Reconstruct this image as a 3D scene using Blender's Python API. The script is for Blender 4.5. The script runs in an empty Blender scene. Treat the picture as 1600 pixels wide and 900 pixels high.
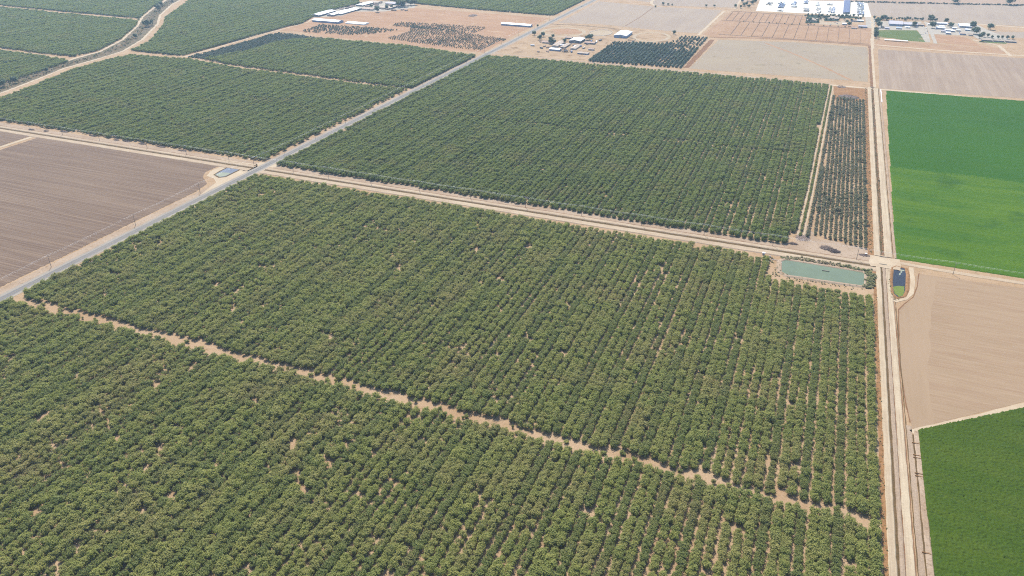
import bpy, bmesh, math, random
import numpy as np
from mathutils import Vector, Matrix
from mathutils.geometry import tessellate_polygon
R = math.radians
sc = bpy.context.scene
col = sc.collection

# ------------------------------------------------------------------ camera
H = 366.0
FPX, HZ = 1185.0, -208.0
PITCH = math.atan((450 - HZ) / FPX)
YAW = R(21.795)
cam_d = bpy.data.cameras.new("camera"); cam = bpy.data.objects.new("camera", cam_d); col.objects.link(cam)
cam.location = (0, 0, H); cam.rotation_euler = (math.pi / 2 - PITCH, 0, YAW)
cam_d.sensor_width = 36.0; cam_d.lens = 36.0 * FPX / 1600.0
cam_d.clip_start = 1.0; cam_d.clip_end = 30000
sc.camera = cam

# ------------------------------------------------------------------ sky and sun
SUN_EL, SUN_AZ = R(54), math.atan2(-0.60, 0.80)       # azimuth from +Y, clockwise
w = bpy.data.worlds.new("World"); sc.world = w; w.use_nodes = True
nt = w.node_tree; nt.nodes.clear()
sky = nt.nodes.new("ShaderNodeTexSky"); sky.sky_type = 'NISHITA'; sky.sun_disc = False
sky.sun_elevation = SUN_EL; sky.sun_rotation = SUN_AZ; sky.altitude = 50; sky.dust_density = 1.6
bg = nt.nodes.new("ShaderNodeBackground"); bg.inputs[1].default_value = 0.135
wo = nt.nodes.new("ShaderNodeOutputWorld")
nt.links.new(sky.outputs[0], bg.inputs[0]); nt.links.new(bg.outputs[0], wo.inputs[0])
sd = bpy.data.lights.new("sun", 'SUN'); sd.energy = 4.6; sd.angle = R(0.53); sd.color = (1.0, 0.94, 0.85)
sun = bpy.data.objects.new("sun", sd); col.objects.link(sun)
sv = Vector((math.sin(SUN_AZ) * math.cos(SUN_EL), math.cos(SUN_AZ) * math.cos(SUN_EL), math.sin(SUN_EL)))
sun.rotation_euler = (-sv).to_track_quat('-Z', 'Y').to_euler(); sun.location = (-300, 400, 900)
sc.view_settings.view_transform = 'Standard'; sc.view_settings.look = 'None'
sc.view_settings.gamma = 1.0; sc.view_settings.exposure = 1.24
sc.cycles.use_denoising = False
sc.cycles.filter_width = 1.1
sc.cycles.max_bounces = 5; sc.cycles.diffuse_bounces = 3; sc.cycles.volume_bounces = 1
sc.cycles.transparent_max_bounces = 6

# ------------------------------------------------------------------ helpers
_cy, _sy, _cp, _sp = math.cos(YAW), math.sin(YAW), math.cos(PITCH), math.sin(PITCH)
def G(px, py, z=0.0):
    """ground position (metres) of a place read off the photograph"""
    u = (px - 800) / FPX; v = (py - 450) / FPX
    d = (H - z) / (_sp + v * _cp)
    r = u * d; f = d * (_cp - v * _sp)
    return (r * _cy - f * _sy, r * _sy + f * _cy)
def depth_px(x, y, z=0.0):
    f = -x * _sy + y * _cy; r = x * _cy + y * _sy
    d = f * _cp + (H - z) * _sp
    yy = (-(z - H) * _cp - f * _sp)
    return d, 800 + FPX * r / max(d, 1e-3), 450 + FPX * yy / max(d, 1e-3)
def GT(*pts): return [G(a, b, 7.0) for a, b in pts]      # foot of a 7 m tree whose top is seen there
def GP(*pts): return [G(a, b) for a, b in pts]
def lin(c):
    c = c / 255.0
    return c / 12.92 if c <= 0.04045 else ((c + 0.055) / 1.055) ** 2.4
def alb(r, g, b, k=0.285): return tuple(min(0.86, lin(v) * k * q) for v, q in ((r, 1.0), (g, 0.985), (b, 0.90)))

def tag(o, label=None, cat=None, group=None, kind=None):
    if label: o["label"] = label
    if cat: o["category"] = cat
    if group: o["group"] = group
    if kind: o["kind"] = kind
    return o
def link(name, me, parent=None, mat=None):
    o = bpy.data.objects.new(name, me); col.objects.link(o)
    if parent: o.parent = parent
    if mat is not None and me is not None:
        for m in (mat if isinstance(mat, (list, tuple)) else [mat]): me.materials.append(m)
    return o
def empty(name, loc=(0, 0, 0), rz=0.0):
    o = bpy.data.objects.new(name, None); col.objects.link(o)
    o.location = loc; o.rotation_euler = (0, 0, rz); o.empty_display_size = 0.5
    return o
def mesh(name, vs, fs, mi=None):
    me = bpy.data.meshes.new(name); me.from_pydata(vs, [], fs)
    if mi is not None: me.polygons.foreach_set("material_index", mi)
    me.update(); return me
class MB:
    def __init__(s): s.v = []; s.f = []; s.m = []
    def add(s, vs, fs, m=0):
        b = len(s.v); s.v += [tuple(p) for p in vs]; s.f += [tuple(i + b for i in f) for f in fs]; s.m += [m] * len(fs)
    def box(s, x0, x1, y0, y1, z0, z1, m=0):
        s.add([(x0, y0, z0), (x1, y0, z0), (x1, y1, z0), (x0, y1, z0), (x0, y0, z1), (x1, y0, z1), (x1, y1, z1), (x0, y1, z1)],
              [(0, 3, 2, 1), (4, 5, 6, 7), (0, 1, 5, 4), (1, 2, 6, 5), (2, 3, 7, 6), (3, 0, 4, 7)], m)
    def tube(s, a, b, r0, r1=None, n=6, m=0):
        a, b = Vector(a), Vector(b); r1 = r0 if r1 is None else r1
        d = (b - a).normalized(); u = d.orthogonal().normalized(); w_ = d.cross(u)
        vs = []
        for p, r in ((a, r0), (b, r1)):
            for i in range(n):
                t = 2 * math.pi * i / n; vs.append(p + u * (r * math.cos(t)) + w_ * (r * math.sin(t)))
        fs = [(i, (i + 1) % n, n + (i + 1) % n, n + i) for i in range(n)] + [tuple(range(n))[::-1], tuple(range(n, 2 * n))]
        s.add(vs, fs, m)
    def prism(s, prof, x0, x1, m=0):
        """profile (y, z) extruded along x"""
        n = len(prof)
        s.add([(x0, y, z) for y, z in prof] + [(x1, y, z) for y, z in prof],
              [(i, (i + 1) % n, n + (i + 1) % n, n + i) for i in range(n)] + [tuple(range(n))[::-1], tuple(range(n, 2 * n))], m)
    def build(s, name, mat, parent=None):
        return link(name, mesh(name, s.v, s.f, s.m), parent, mat)

# ------------------------------------------------------------------ materials
def nodes_of(m):
    m.use_nodes = True
    t = m.node_tree; b = t.nodes["Principled BSDF"]
    return t, b
def mixc(t, fac, a, b, blend='MIX'):
    n = t.nodes.new("ShaderNodeMix"); n.data_type = 'RGBA'; n.blend_type = blend
    for sock, val in ((n.inputs[0], fac), (n.inputs[6], a), (n.inputs[7], b)):
        if hasattr(val, "is_output"): t.links.new(val, sock)
        elif isinstance(val, (int, float)): sock.default_value = val
        else: sock.default_value = (*val[:3], 1)
    return n.outputs[2]
def ramp(t, val, lo, hi):
    n = t.nodes.new("ShaderNodeMapRange"); n.inputs[1].default_value = lo; n.inputs[2].default_value = hi
    t.links.new(val, n.inputs[0]); return n.outputs[0]
def pos_noise(t, scale, detail=3.0, rough=0.55, src=None):
    if src is None: src = t.nodes.new("ShaderNodeNewGeometry").outputs["Position"]
    mp = t.nodes.new("ShaderNodeMapping"); t.links.new(src, mp.inputs[0])
    mp.inputs["Scale"].default_value = scale if isinstance(scale, tuple) else (scale,) * 3
    nz = t.nodes.new("ShaderNodeTexNoise"); nz.inputs["Scale"].default_value = 1.0
    nz.inputs["Detail"].default_value = detail; nz.inputs["Roughness"].default_value = rough
    t.links.new(mp.outputs[0], nz.inputs["Vector"]); return nz.outputs[0]
def soil(name, c1, c2, patch=0.012, streak=None, sc2=None, grit=0.35, bump=0.0, more=None):
    """c1/c2 patches; streak=(dirscale xyz, colour, strength)"""
    m = bpy.data.materials.new(name); t, b = nodes_of(m)
    c = mixc(t, ramp(t, pos_noise(t, patch, 5, 0.62), 0.34, 0.66), c1, c2)
    if streak:
        for (s_, cc, st) in (streak if isinstance(streak, list) else [streak]):
            f = ramp(t, pos_noise(t, s_, 3, 0.6), 0.42, 0.68)
            mm = t.nodes.new("ShaderNodeMath"); mm.operation = 'MULTIPLY'; t.links.new(f, mm.inputs[0]); mm.inputs[1].default_value = st
            c = mixc(t, mm.outputs[0], c, cc)
    if more:
        (s_, cc, lo, hi) = more
        c = mixc(t, ramp(t, pos_noise(t, s_, 4, 0.65), lo, hi), c, cc)
    g = ramp(t, pos_noise(t, 0.9, 4, 0.7), 0.25, 0.75)
    d = tuple(x * (1 - grit) for x in (1, 1, 1)); l = tuple(1 + grit * 0.5 for _ in range(3))
    c = mixc(t, 1.0, c, mixc(t, g, d, l), 'MULTIPLY')
    t.links.new(c, b.inputs["Base Color"]); b.inputs["Roughness"].default_value = 0.95
    b.inputs["Specular IOR Level"].default_value = 0.05
    return m
def plain(name, c, rough=0.7, metal=0.0, var=0.12, scale=0.4, spec=0.4):
    m = bpy.data.materials.new(name); t, b = nodes_of(m)
    f = ramp(t, pos_noise(t, scale, 4, 0.65), 0.3, 0.7)
    t.links.new(mixc(t, f, tuple(x * (1 - var) for x in c), tuple(min(.88, x * (1 + var)) for x in c)), b.inputs["Base Color"])
    b.inputs["Roughness"].default_value = rough; b.inputs["Metallic"].default_value = metal
    b.inputs["Specular IOR Level"].default_value = spec
    return m
def leafmat(name, c_a, c_b, c_dry=None, dry=(0.55, 0.72), trans=0.25, hue=0.25):
    """two greens mixed tree by tree, with drier trees in patches (Object Info location)"""
    m = bpy.data.materials.new(name); t, b = nodes_of(m)
    oi = t.nodes.new("ShaderNodeObjectInfo")
    c = mixc(t, oi.outputs["Random"], c_a, c_b)
    if c_dry:
        f = ramp(t, pos_noise(t, 0.018, 4, 0.7, oi.outputs["Location"]), dry[0], dry[1])
        c = mixc(t, f, c, c_dry)
    g = ramp(t, pos_noise(t, 0.55, 2, 0.6), 0.3, 0.7)
    c = mixc(t, 1.0, c, mixc(t, g, (1 - hue, 1 - hue * .8, 1 - hue), (1 + hue, 1 + hue * .8, 1 + hue * .6)), 'MULTIPLY')
    t.links.new(c, b.inputs["Base Color"]); b.inputs["Roughness"].default_value = 0.6
    b.inputs["Specular IOR Level"].default_value = 0.1
    tr = t.nodes.new("ShaderNodeBsdfTranslucent"); t.links.new(mixc(t, 1.0, c, (1.1, 1.25, 0.6), 'MULTIPLY'), tr.inputs[0])
    mx = t.nodes.new("ShaderNodeMixShader"); mx.inputs[0].default_value = trans
    out = t.nodes["Material Output"]
    t.links.new(b.outputs[0], mx.inputs[1]); t.links.new(tr.outputs[0], mx.inputs[2]); t.links.new(mx.outputs[0], out.inputs[0])
    return m

M = {}
DIRT = alb(232, 205, 176); DIRTD = alb(206, 172, 140)
M['ground'] = soil('orchard_soil', alb(230, 200, 170), alb(212, 178, 144), 0.02, more=(0.11, alb(172, 146, 108), 0.54, 0.78))
M['track'] = soil('pale_dirt', alb(244, 226, 203), alb(230, 207, 182), 0.05, streak=((0.9, 0.01, 1), alb(206, 182, 158), 0.0), grit=0.2)
M['track_x'] = soil('pale_dirt_wheel_worn', alb(243, 225, 202), alb(226, 203, 180), 0.05, streak=((0.012, 0.8, 1), alb(204, 180, 158), 0.75), grit=0.2)
M['track_y'] = soil('pale_dirt_wheel_ruts', alb(247, 231, 208), alb(232, 212, 188), 0.05, streak=((0.8, 0.012, 1), alb(208, 186, 164), 0.7), grit=0.2)
M['verge'] = soil('verge_dirt', alb(226, 204, 186), alb(206, 180, 158), 0.03, more=(0.25, alb(170, 142, 112), 0.56, 0.72))
M['bed'] = soil('ditch_bed', alb(146, 120, 90), alb(120, 100, 70), 0.08, more=(0.5, alb(104, 98, 58), 0.55, 0.7))
M['rust'] = soil('rust_weeds', alb(206, 160, 118), alb(184, 140, 100), 0.06, more=(0.3, alb(140, 104, 68), 0.52, 0.7))
M['greystrip'] = soil('grey_dirt', alb(222, 200, 182), alb(208, 186, 168), 0.04, streak=((0.9, 0.012, 1), alb(192, 168, 148), 0.6))
M['plowed'] = soil('plowed_soil', alb(156, 134, 121), alb(144, 122, 110), 0.006,
                   streak=[((0.004, 0.16, 1), alb(136, 112, 98), 0.6), ((0.006, 0.5, 1), alb(190, 166, 147), 0.6)], grit=0.16)
M['tan_r'] = soil('bare_field', alb(199, 173, 148), alb(190, 164, 139), 0.008,
                  streak=[((0.012, 0.13, 1), alb(184, 154, 130), 0.7), ((0.03, 0.5, 1), alb(218, 192, 168), 0.4)], grit=0.08)
M['headland'] = soil('turned_headland', alb(202, 176, 152), alb(194, 168, 143), 0.01, streak=((0.25, 0.012, 1), alb(208, 182, 156), 0.4), grit=0.08)
M['tan_n'] = soil('fallow_field', alb(196, 174, 158), alb(184, 162, 148), 0.006,
                  streak=[((0.085, 0.004, 1), alb(214, 194, 178), 0.6), ((0.3, 0.006, 1), alb(178, 156, 142), 0.4)], grit=0.08)
M['grey_f'] = soil('grey_fallow', alb(192, 176, 160), alb(200, 184, 164), 0.009,
                   more=(0.03, alb(160, 146, 122), 0.60, 0.74), grit=0.1)
M['grey_t'] = soil('grey_fallow_far', alb(192, 174, 162), alb(202, 184, 170), 0.005,
                   streak=((0.05, 0.004, 1), alb(208, 190, 174), 0.6), grit=0.06)
M['dry'] = soil('dry_grass', alb(218, 178, 146), alb(206, 164, 132), 0.012, streak=((0.01, 0.06, 1), alb(190, 150, 120), 0.7),
                more=(0.03, alb(228, 200, 172), 0.58, 0.72), grit=0.12)
M['pad'] = soil('paddock_dirt', alb(214, 178, 148), alb(200, 162, 132), 0.02, more=(0.06, alb(184, 146, 118), 0.55, 0.7), grit=0.1)
M['brownline'] = soil('brown_weeds', alb(176, 134, 104), alb(160, 122, 92), 0.06)
M['yard'] = soil('farmyard_dirt', alb(222, 194, 164), alb(206, 176, 146), 0.03, more=(0.035, alb(164, 134, 104), 0.52, 0.68), grit=0.15)
M['arena'] = soil('raked_sand', alb(222, 204, 182), alb(212, 192, 168), 0.05, grit=0.06)
M['lot'] = soil('white_gravel', alb(252, 247, 240, .36), alb(238, 232, 224, .36), 0.02, grit=0.05)
M['concrete'] = soil('concrete_paving', alb(222, 214, 206), alb(206, 198, 190), 0.05, grit=0.08)
M['scrub'] = soil('creek_scrub_ground', alb(150, 134, 112), alb(128, 118, 92), 0.03, more=(0.08, alb(200, 176, 150), 0.58, 0.7))
M['asphalt'] = soil('asphalt', alb(160, 160, 166), alb(172, 170, 174), 0.02, streak=((0.9, 0.006, 1), alb(140, 140, 150), 0.6), grit=0.12)
M['shoulder'] = soil('road_shoulder', alb(200, 192, 186), alb(186, 178, 172), 0.03, streak=((0.7, 0.01, 1), alb(212, 204, 196), 0.6), grit=0.12)
M['paint_w'] = plain('white_road_paint', alb(205, 203, 200), 0.7)
M['paint_y'] = plain('yellow_road_paint', alb(198, 170, 90), 0.7)
M['lawn'] = soil('lawn', alb(124, 142, 76), alb(110, 130, 66), 0.03, more=(0.02, alb(190, 160, 122), 0.62, 0.72), grit=0.2)
M['far'] = soil('far_land', alb(214, 190, 172), alb(200, 172, 154), 0.003, grit=0.05)
M['crop'] = soil('green_crop', alb(98, 138, 14, .30), alb(86, 128, 12, .30), 0.006,
                 streak=[((0.008, 0.14, 1), alb(116, 150, 26, .30), 0.5), ((0.01, 0.05, 1), alb(60, 116, 18, .30), 0.7)],
                 more=(0.013, alb(62, 108, 16, .30), 0.56, 0.72), grit=0.25)
M['crop2'] = soil('green_crop_taller', alb(68, 124, 0, .28), alb(58, 114, 0, .28), 0.006,
                  streak=((0.01, 0.1, 1), alb(80, 128, 0, .27), 0.5), grit=0.25)
M['corn'] = soil('corn_crop', alb(90, 118, 32, .295), alb(78, 108, 26, .295), 0.012,
                 streak=((0.02, 0.08, 1), alb(108, 128, 44, .295), 0.5), grit=0.45)
M['wood'] = plain('pole_wood', (0.13, 0.095, 0.07), 0.9)
M['glassy'] = plain('insulator', (0.35, 0.36, 0.36), 0.3)
M['wire'] = plain('wire_aluminium', (0.55, 0.56, 0.56), 0.45, 0.2)
M['bark'] = plain('bark', (0.16, 0.12, 0.09), 0.95)
M['stick'] = plain('dead_wood', alb(178, 156, 148), 0.95, var=0.3, scale=1.2)
M['stick_d'] = plain('dead_wood_dark', alb(140, 120, 118), 0.95, var=0.3, scale=1.2)
M['white_roof'] = plain('white_metal_roof', (0.37, 0.38, 0.39), 0.5, var=0.04)
M['grey_roof'] = plain('galvanised_roof', (0.31, 0.31, 0.30), 0.5, 0.0, var=0.08)
M['tan_roof'] = plain('tan_roof', alb(206, 186, 170), 0.8)
M['shingle'] = plain('grey_shingle', (0.23, 0.22, 0.24), 0.9)
M['brown_roof'] = plain('brown_roof', (0.20, 0.14, 0.11), 0.9)
M['wall_w'] = plain('white_wall', (0.66, 0.65, 0.63), 0.8)
M['wall_t'] = plain('tan_wall', (0.45, 0.38, 0.31), 0.8)
M['wall_b'] = plain('blue_grey_wall', (0.16, 0.20, 0.30), 0.7)  # blue of the shaded fronts is put into the wall colour
M['wall_d'] = plain('dark_wall', (0.10, 0.10, 0.12), 0.8)
M['win'] = plain('window_glass', (0.03, 0.04, 0.05), 0.1, spec=0.6)
M['door'] = plain('door_paint', (0.25, 0.22, 0.2), 0.6)
M['solar'] = plain('solar_glass', (0.03, 0.045, 0.10), 0.6, spec=0.15)
M['rail'] = plain('fence_board', (0.14, 0.10, 0.08), 0.9)
M['rail_w'] = plain('pipe_rail', (0.45, 0.43, 0.40), 0.6)
M['tyre'] = plain('rubber', (0.02, 0.02, 0.02), 0.9)
M['tank'] = plain('white_tank_paint', (0.72, 0.76, 0.80), 0.35, var=0.04)
M['steel'] = plain('grey_steel', (0.30, 0.30, 0.31), 0.5)
M['algae'] = soil('algae_mat', alb(150, 170, 88), alb(132, 156, 78), 0.2, grit=0.2)
M['foam'] = soil('pale_scum', alb(196, 204, 190), alb(180, 190, 178), 0.2, grit=0.1)
def water(name, c, rough):
    m = bpy.data.materials.new(name); t, b = nodes_of(m)
    f = ramp(t, pos_noise(t, 0.06, 4, .6), 0.35, 0.7)
    t.links.new(mixc(t, f, c, tuple(x * .86 for x in c)), b.inputs["Base Color"])
    b.inputs["Roughness"].default_value = rough; b.inputs["IOR"].default_value = 1.33; b.inputs["Specular IOR Level"].default_value = 0.35
    bp = t.nodes.new("ShaderNodeBump"); bp.inputs["Strength"].default_value = 0.05
    t.links.new(pos_noise(t, 1.2, 2), bp.inputs["Height"]); t.links.new(bp.outputs[0], b.inputs["Normal"])
    return m
M['water_g'] = water('turbid_green_water', alb(136, 154, 122), 0.15)
M['water_b'] = water('dark_pond_water', alb(44, 46, 60), 0.1)
M['water_l'] = water('blue_grey_water', alb(116, 120, 140), 0.08)
M['leaf'] = leafmat('orchard_leaf', (0.212, 0.218, 0.066), (0.158, 0.178, 0.054), (0.236, 0.204, 0.090), (0.46, 0.74), trans=0.52)
M['leaf_d'] = leafmat('orchard_leaf_pollinator', (0.146, 0.160, 0.052), (0.120, 0.142, 0.046), (0.180, 0.152, 0.072), (0.50, 0.78), trans=0.5)
M['leaf2'] = leafmat('orchard_leaf_greener', (0.156, 0.176, 0.048), (0.114, 0.142, 0.044), (0.195, 0.168, 0.074), (0.50, 0.78), trans=0.5)
M['leaf2_d'] = leafmat('orchard_leaf_greener_dark', (0.116, 0.140, 0.042), (0.098, 0.124, 0.040), (0.110, 0.102, 0.055), (0.52, 0.8), trans=0.48)
M['leaf_y'] = leafmat('young_tree_leaf', (0.078, 0.084, 0.044), (0.100, 0.096, 0.054), (0.125, 0.105, 0.072), (0.5, 0.75))
M['leaf_g'] = leafmat('dark_grove_leaf', (0.034, 0.056, 0.038), (0.042, 0.066, 0.042), trans=0.12)
M['leaf_s'] = leafmat('shade_tree_leaf', (0.035, 0.060, 0.030), (0.050, 0.075, 0.035), trans=0.12)
M['weed'] = leafmat('bank_weed_leaf', (0.16, 0.15, 0.07), (0.10, 0.115, 0.05), (0.20, 0.16, 0.10), (0.45, 0.65), trans=0.15)

# ------------------------------------------------------------------ ground sheets
rng = random.Random(7)
def resample(pts, step, closed):
    out = []; n = len(pts)
    for i in range(n if closed else n - 1):
        a, b = Vector(pts[i]), Vector(pts[(i + 1) % n]); k = max(1, int((b - a).length / step))
        for j in range(k): out.append(a.lerp(b, j / k))
    if not closed: out.append(Vector(pts[-1]))
    return out
def sheet(name, pts, z, mat, jit=0.5, step=10.0, kind='structure', label=None):
    p = resample(pts, step, True)
    p = [(q.x + rng.uniform(-jit, jit), q.y + rng.uniform(-jit, jit), z) for q in p]
    tris = tessellate_polygon([[Vector(q) for q in p]])
    tris = [t if (Vector(p[t[1]]) - Vector(p[t[0]])).cross(Vector(p[t[2]]) - Vector(p[t[0]])).z > 0 else t[::-1] for t in tris]
    o = link(name, mesh(name, p, [tuple(t) for t in tris]), None, mat)
    tag(o, label, None, None, kind); return o
def path_frames(pts, step=8.0):
    p = resample([tuple(q) for q in pts], step, False); out = []
    for i, q in enumerate(p):
        d = (p[min(i + 1, len(p) - 1)] - p[max(i - 1, 0)]).normalized()
        out.append((q, Vector((-d.y, d.x))))
    return out
def ribbon(name, pts, width, z, mat, jit=0.35, kind='structure', step=8.0, label=None):
    vs, fs = [], []
    for i, (q, n) in enumerate(path_frames(pts, step)):
        a = width / 2 + rng.uniform(-jit, jit); b = width / 2 + rng.uniform(-jit, jit)
        vs += [(q.x + n.x * a, q.y + n.y * a, z), (q.x - n.x * b, q.y - n.y * b, z)]
        if i: k = 2 * i; fs.append((k - 2, k - 1, k + 1, k))
    o = link(name, mesh(name, vs, fs), None, mat); tag(o, label, None, None, kind); return o
def bank(name, pts, width, h, mat, side=1.2, jit=0.25, kind='structure', z0=0.0, smat=None, label=None):
    """raised earth bank: flat top, sloping sides"""
    vs, fs, mi = [], [], []
    for i, (q, n) in enumerate(path_frames(pts, 6.0)):
        a = width / 2 + rng.uniform(-jit, jit); b = width / 2 + rng.uniform(-jit, jit); hh = h + rng.uniform(-.06, .06)
        for off, z in ((a + side, z0), (a, hh), (-b, hh), (-b - side, z0)):
            vs.append((q.x + n.x * off, q.y + n.y * off, z))
        if i:
            k = 4 * i
            for j in range(3): fs.append((k - 4 + j, k - 3 + j, k + 1 + j, k + j)); mi.append(0 if j == 1 or smat is None else 1)
    o = link(name, mesh(name, vs, fs, mi), None, [mat] + ([smat] if smat else [])); tag(o, label, None, None, kind); return o
def rect(x0, x1, y0, y1): return [(x0, y0), (x1, y0), (x1, y1), (x0, y1)]

gv = 7000
link('ground', mesh('ground', [(-gv, -1500, 0), (gv, -1500, 0), (gv, gv, 0), (-gv, gv, 0)], [(0, 1, 2, 3)]), None, M['ground'])["kind"] = 'structure'
sheet('far_land', GP((840, -40), (1700, -40), (1700, 14), (1340, 4), (930, 0)), 0.03, M['far'])

# fields
def furrows(name, poly, per, h, mat):
    """plowed ridges running along x, cut to a polygon"""
    r = random.Random(3); ys = [p[1] for p in poly]; y = min(ys) + .2; vs, fs = [], []; n = len(poly)
    rows_ = []
    while y < max(ys):
        xs = sorted(a[0] + (b[0] - a[0]) * (y - a[1]) / (b[1] - a[1]) for a, b in ((poly[i], poly[(i + 1) % n]) for i in range(n)) if (a[1] > y) != (b[1] > y))
        if len(xs) >= 2: rows_.append((y + r.uniform(-.12, .12) * per, xs[0] + r.uniform(-.8, .8), xs[-1] + r.uniform(-.8, .8)))
        y += per / 2
    for k, (y, xa, xb) in enumerate(rows_):
        m_ = 6
        for q in range(m_ + 1): vs.append((xa + (xb - xa) * q / m_, y + r.uniform(-.1, .1), 0.08 + (h * r.uniform(.6, 1.2) if k % 2 else 0)))
        if k:
            for q in range(m_): a = (k - 1) * (m_ + 1) + q; b = k * (m_ + 1) + q; fs.append((a, a + 1, b + 1, b))
    o = link(name, mesh(name, vs, fs), None, mat); tag(o, None, None, None, 'structure')
furrows('plowed_field', [(-1103, 300), (-719, 300), (-718, 700), (-724, 726), (-746, 742), (-757, 760), (-756, 786), (-772, 795), (-1103, 793)], 3.4, 0.15, M['plowed'])
furrows('plowed_field', [(-1700, 300), (-1117, 300), (-1121, 793), (-1700, 793)], 3.4, 0.15, M['plowed'])
sheet('bare_field', GP((1437, 428), (1600, 451), (1680, 462), (1680, 608), (1600, 628), (1426, 670), (1414, 625), (1406, 560), (1403, 487), (1413, 476), (1427, 467), (1433, 452), (1432, 432)), 0.06, M['tan_r'], 0.2)
sheet('fallow_field', GP((1372, 77), (1600, 91), (1690, 97), (1690, 161), (1600, 154), (1374, 138)), 0.06, M['tan_n'])
sheet('fallow_field', GP((1077, 107), (1123, 62), (1240, 66), (1354, 74), (1356, 80), (1356, 128)), 0.06, M['grey_f'])
sheet('fallow_field', GP((872, 36), (936, 2), (1020, 10), (1128, 16), (1093, 52), (1060, 50), (985, 43), (940, 38)), 0.06, M['grey_t'])
sheet('fallow_field', GP((945, -6), (1160, -6), (1147, 12), (1024, 8.5), (1018, 4)), 0.06, M['grey_t'])
sheet('fallow_field', GP((1361, 24), (1356, 4), (1600, 8), (1690, 12), (1690, 46), (1600, 41), (1450, 33)), 0.06, M['grey_t'])
sheet('fallow_field', GP((1528, 49), (1600, 50), (1690, 56), (1690, 66), (1600, 60), (1536, 57)), 0.06, M['grey_t'])
sheet('dry_pasture', GP((432, 47), (500, 22), (560, 5), (640, 12), (722, 18), (858, 28), (790, 62), (756, 82), (700, 78), (600, 66), (510, 58), (470, 50)), 0.05, M['dry'])
sheet('farmyard', GP((772, 84), (830, 60), (868, 38), (940, 39), (1062, 52), (1058, 68), (955, 63), (912, 94), (840, 90)), 0.05, M['yard'])
sheet('paddock_ground', GP((1098, 54), (1128, 30), (1146, 16.5), (1250, 24), (1360, 43), (1361, 72), (1240, 63), (1122, 59)), 0.05, M['pad'])
sheet('paddock_ground', GP((1365, 72), (1372, 62), (1452, 68), (1560, 76), (1580, 87), (1440, 78)), 0.05, M['pad'])
sheet('paddock_ground', GP((1455, 54), (1508, 58), (1520, 64), (1530, 70), (1565, 76), (1458, 66)), 0.055, M['dry'])
sheet('gravel_lot', GP((1181, 17), (1188, -1), (1355, 3), (1362, 27), (1280, 22)), 0.05, M['lot'])
sheet('paved_yard', GP((1352, 27), (1368, 28), (1367, 45), (1353, 43)), 0.09, M['concrete'])
sheet('paved_yard', GP((1372, 33), (1440, 34), (1440, 47.5), (1372, 46.5)), 0.09, M['concrete'])
sheet('paved_yard', GP((1430, 42), (1448, 42), (1454, 66), (1446, 66)), 0.11, M['concrete'])
sheet('paved_yard', GP((1446, 36), (1520, 36), (1556, 52), (1590, 66), (1560, 68), (1530, 62), (1520, 56), (1452, 53)), 0.09, M['concrete'])
sheet('lawn', GP((1371, 47), (1432, 47.5), (1450, 66), (1420, 64), (1396, 60), (1372, 58)), 0.07, M['lawn'])
sheet('lawn', GP((1530, 64), (1574, 67), (1572, 68.5), (1530, 66)), 0.12, M['lawn'])
M['garden'] = soil('watered_lawn', alb(66, 90, 66), alb(54, 78, 62), 0.04, grit=0.2)
sheet('lawn', GP((1258, 36), (1262, 23), (1281, 23.5), (1280, 36)), 0.07, M['garden'])
sheet('lawn', GP((1288, 24), (1342, 26), (1340, 28.5), (1312, 28), (1310, 33), (1288, 33)), 0.07, M['garden'])
sheet('forecourt', GP((1282, 24), (1287, 24), (1288, 35), (1312, 34), (1322, 30), (1325, 34), (1312, 40), (1280, 38)), 0.08, M['arena'])
sheet('apron_dirt', GP((346, 249), (402, 257), (404, 266), (350, 297), (300, 325), (303, 314), (320, 299), (338, 285), (334, 279), (322, 275), (330, 267), (347, 259)), 0.1, M['track'])
sheet('brush_ground', [(18, 806), (88, 806), (88, 842), (30, 846), (22, 880), (12, 880), (10, 830)], 0.05, M['verge'], 1.5, 6)
sheet('brush_ground', GP((1303, 134), (1352, 137), (1353, 160), (1303, 156)), 0.05, M['rust'], 1.5, 6)

# paved road: verge, shoulders, asphalt, painted lines
RX = -696.5
ribbon('road_verge', [(RX - 12, 250), (RX - 12, 820)], 14, 0.07, M['verge'], 1.2)
ribbon('road_verge', [(RX, 820), (RX, 3300)], 24, 0.07, M['verge'], 1.2)
ribbon('road_shoulder', [(RX, 250), (RX, 3300)], 15.5, 0.12, M['shoulder'], 0.5)
ribbon('paved_road', [(RX, 250), (RX, 3300)], 7.6, 0.17, M['asphalt'], 0.08)
for dx, mm in ((-3.4, 'paint_w'), (3.4, 'paint_w'), (-0.13, 'paint_y'), (0.13, 'paint_y')):
    ribbon('road_marking', [(RX + dx, 250), (RX + dx, 3300)], 0.13, 0.19, M[mm], 0.01, step=60)

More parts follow.
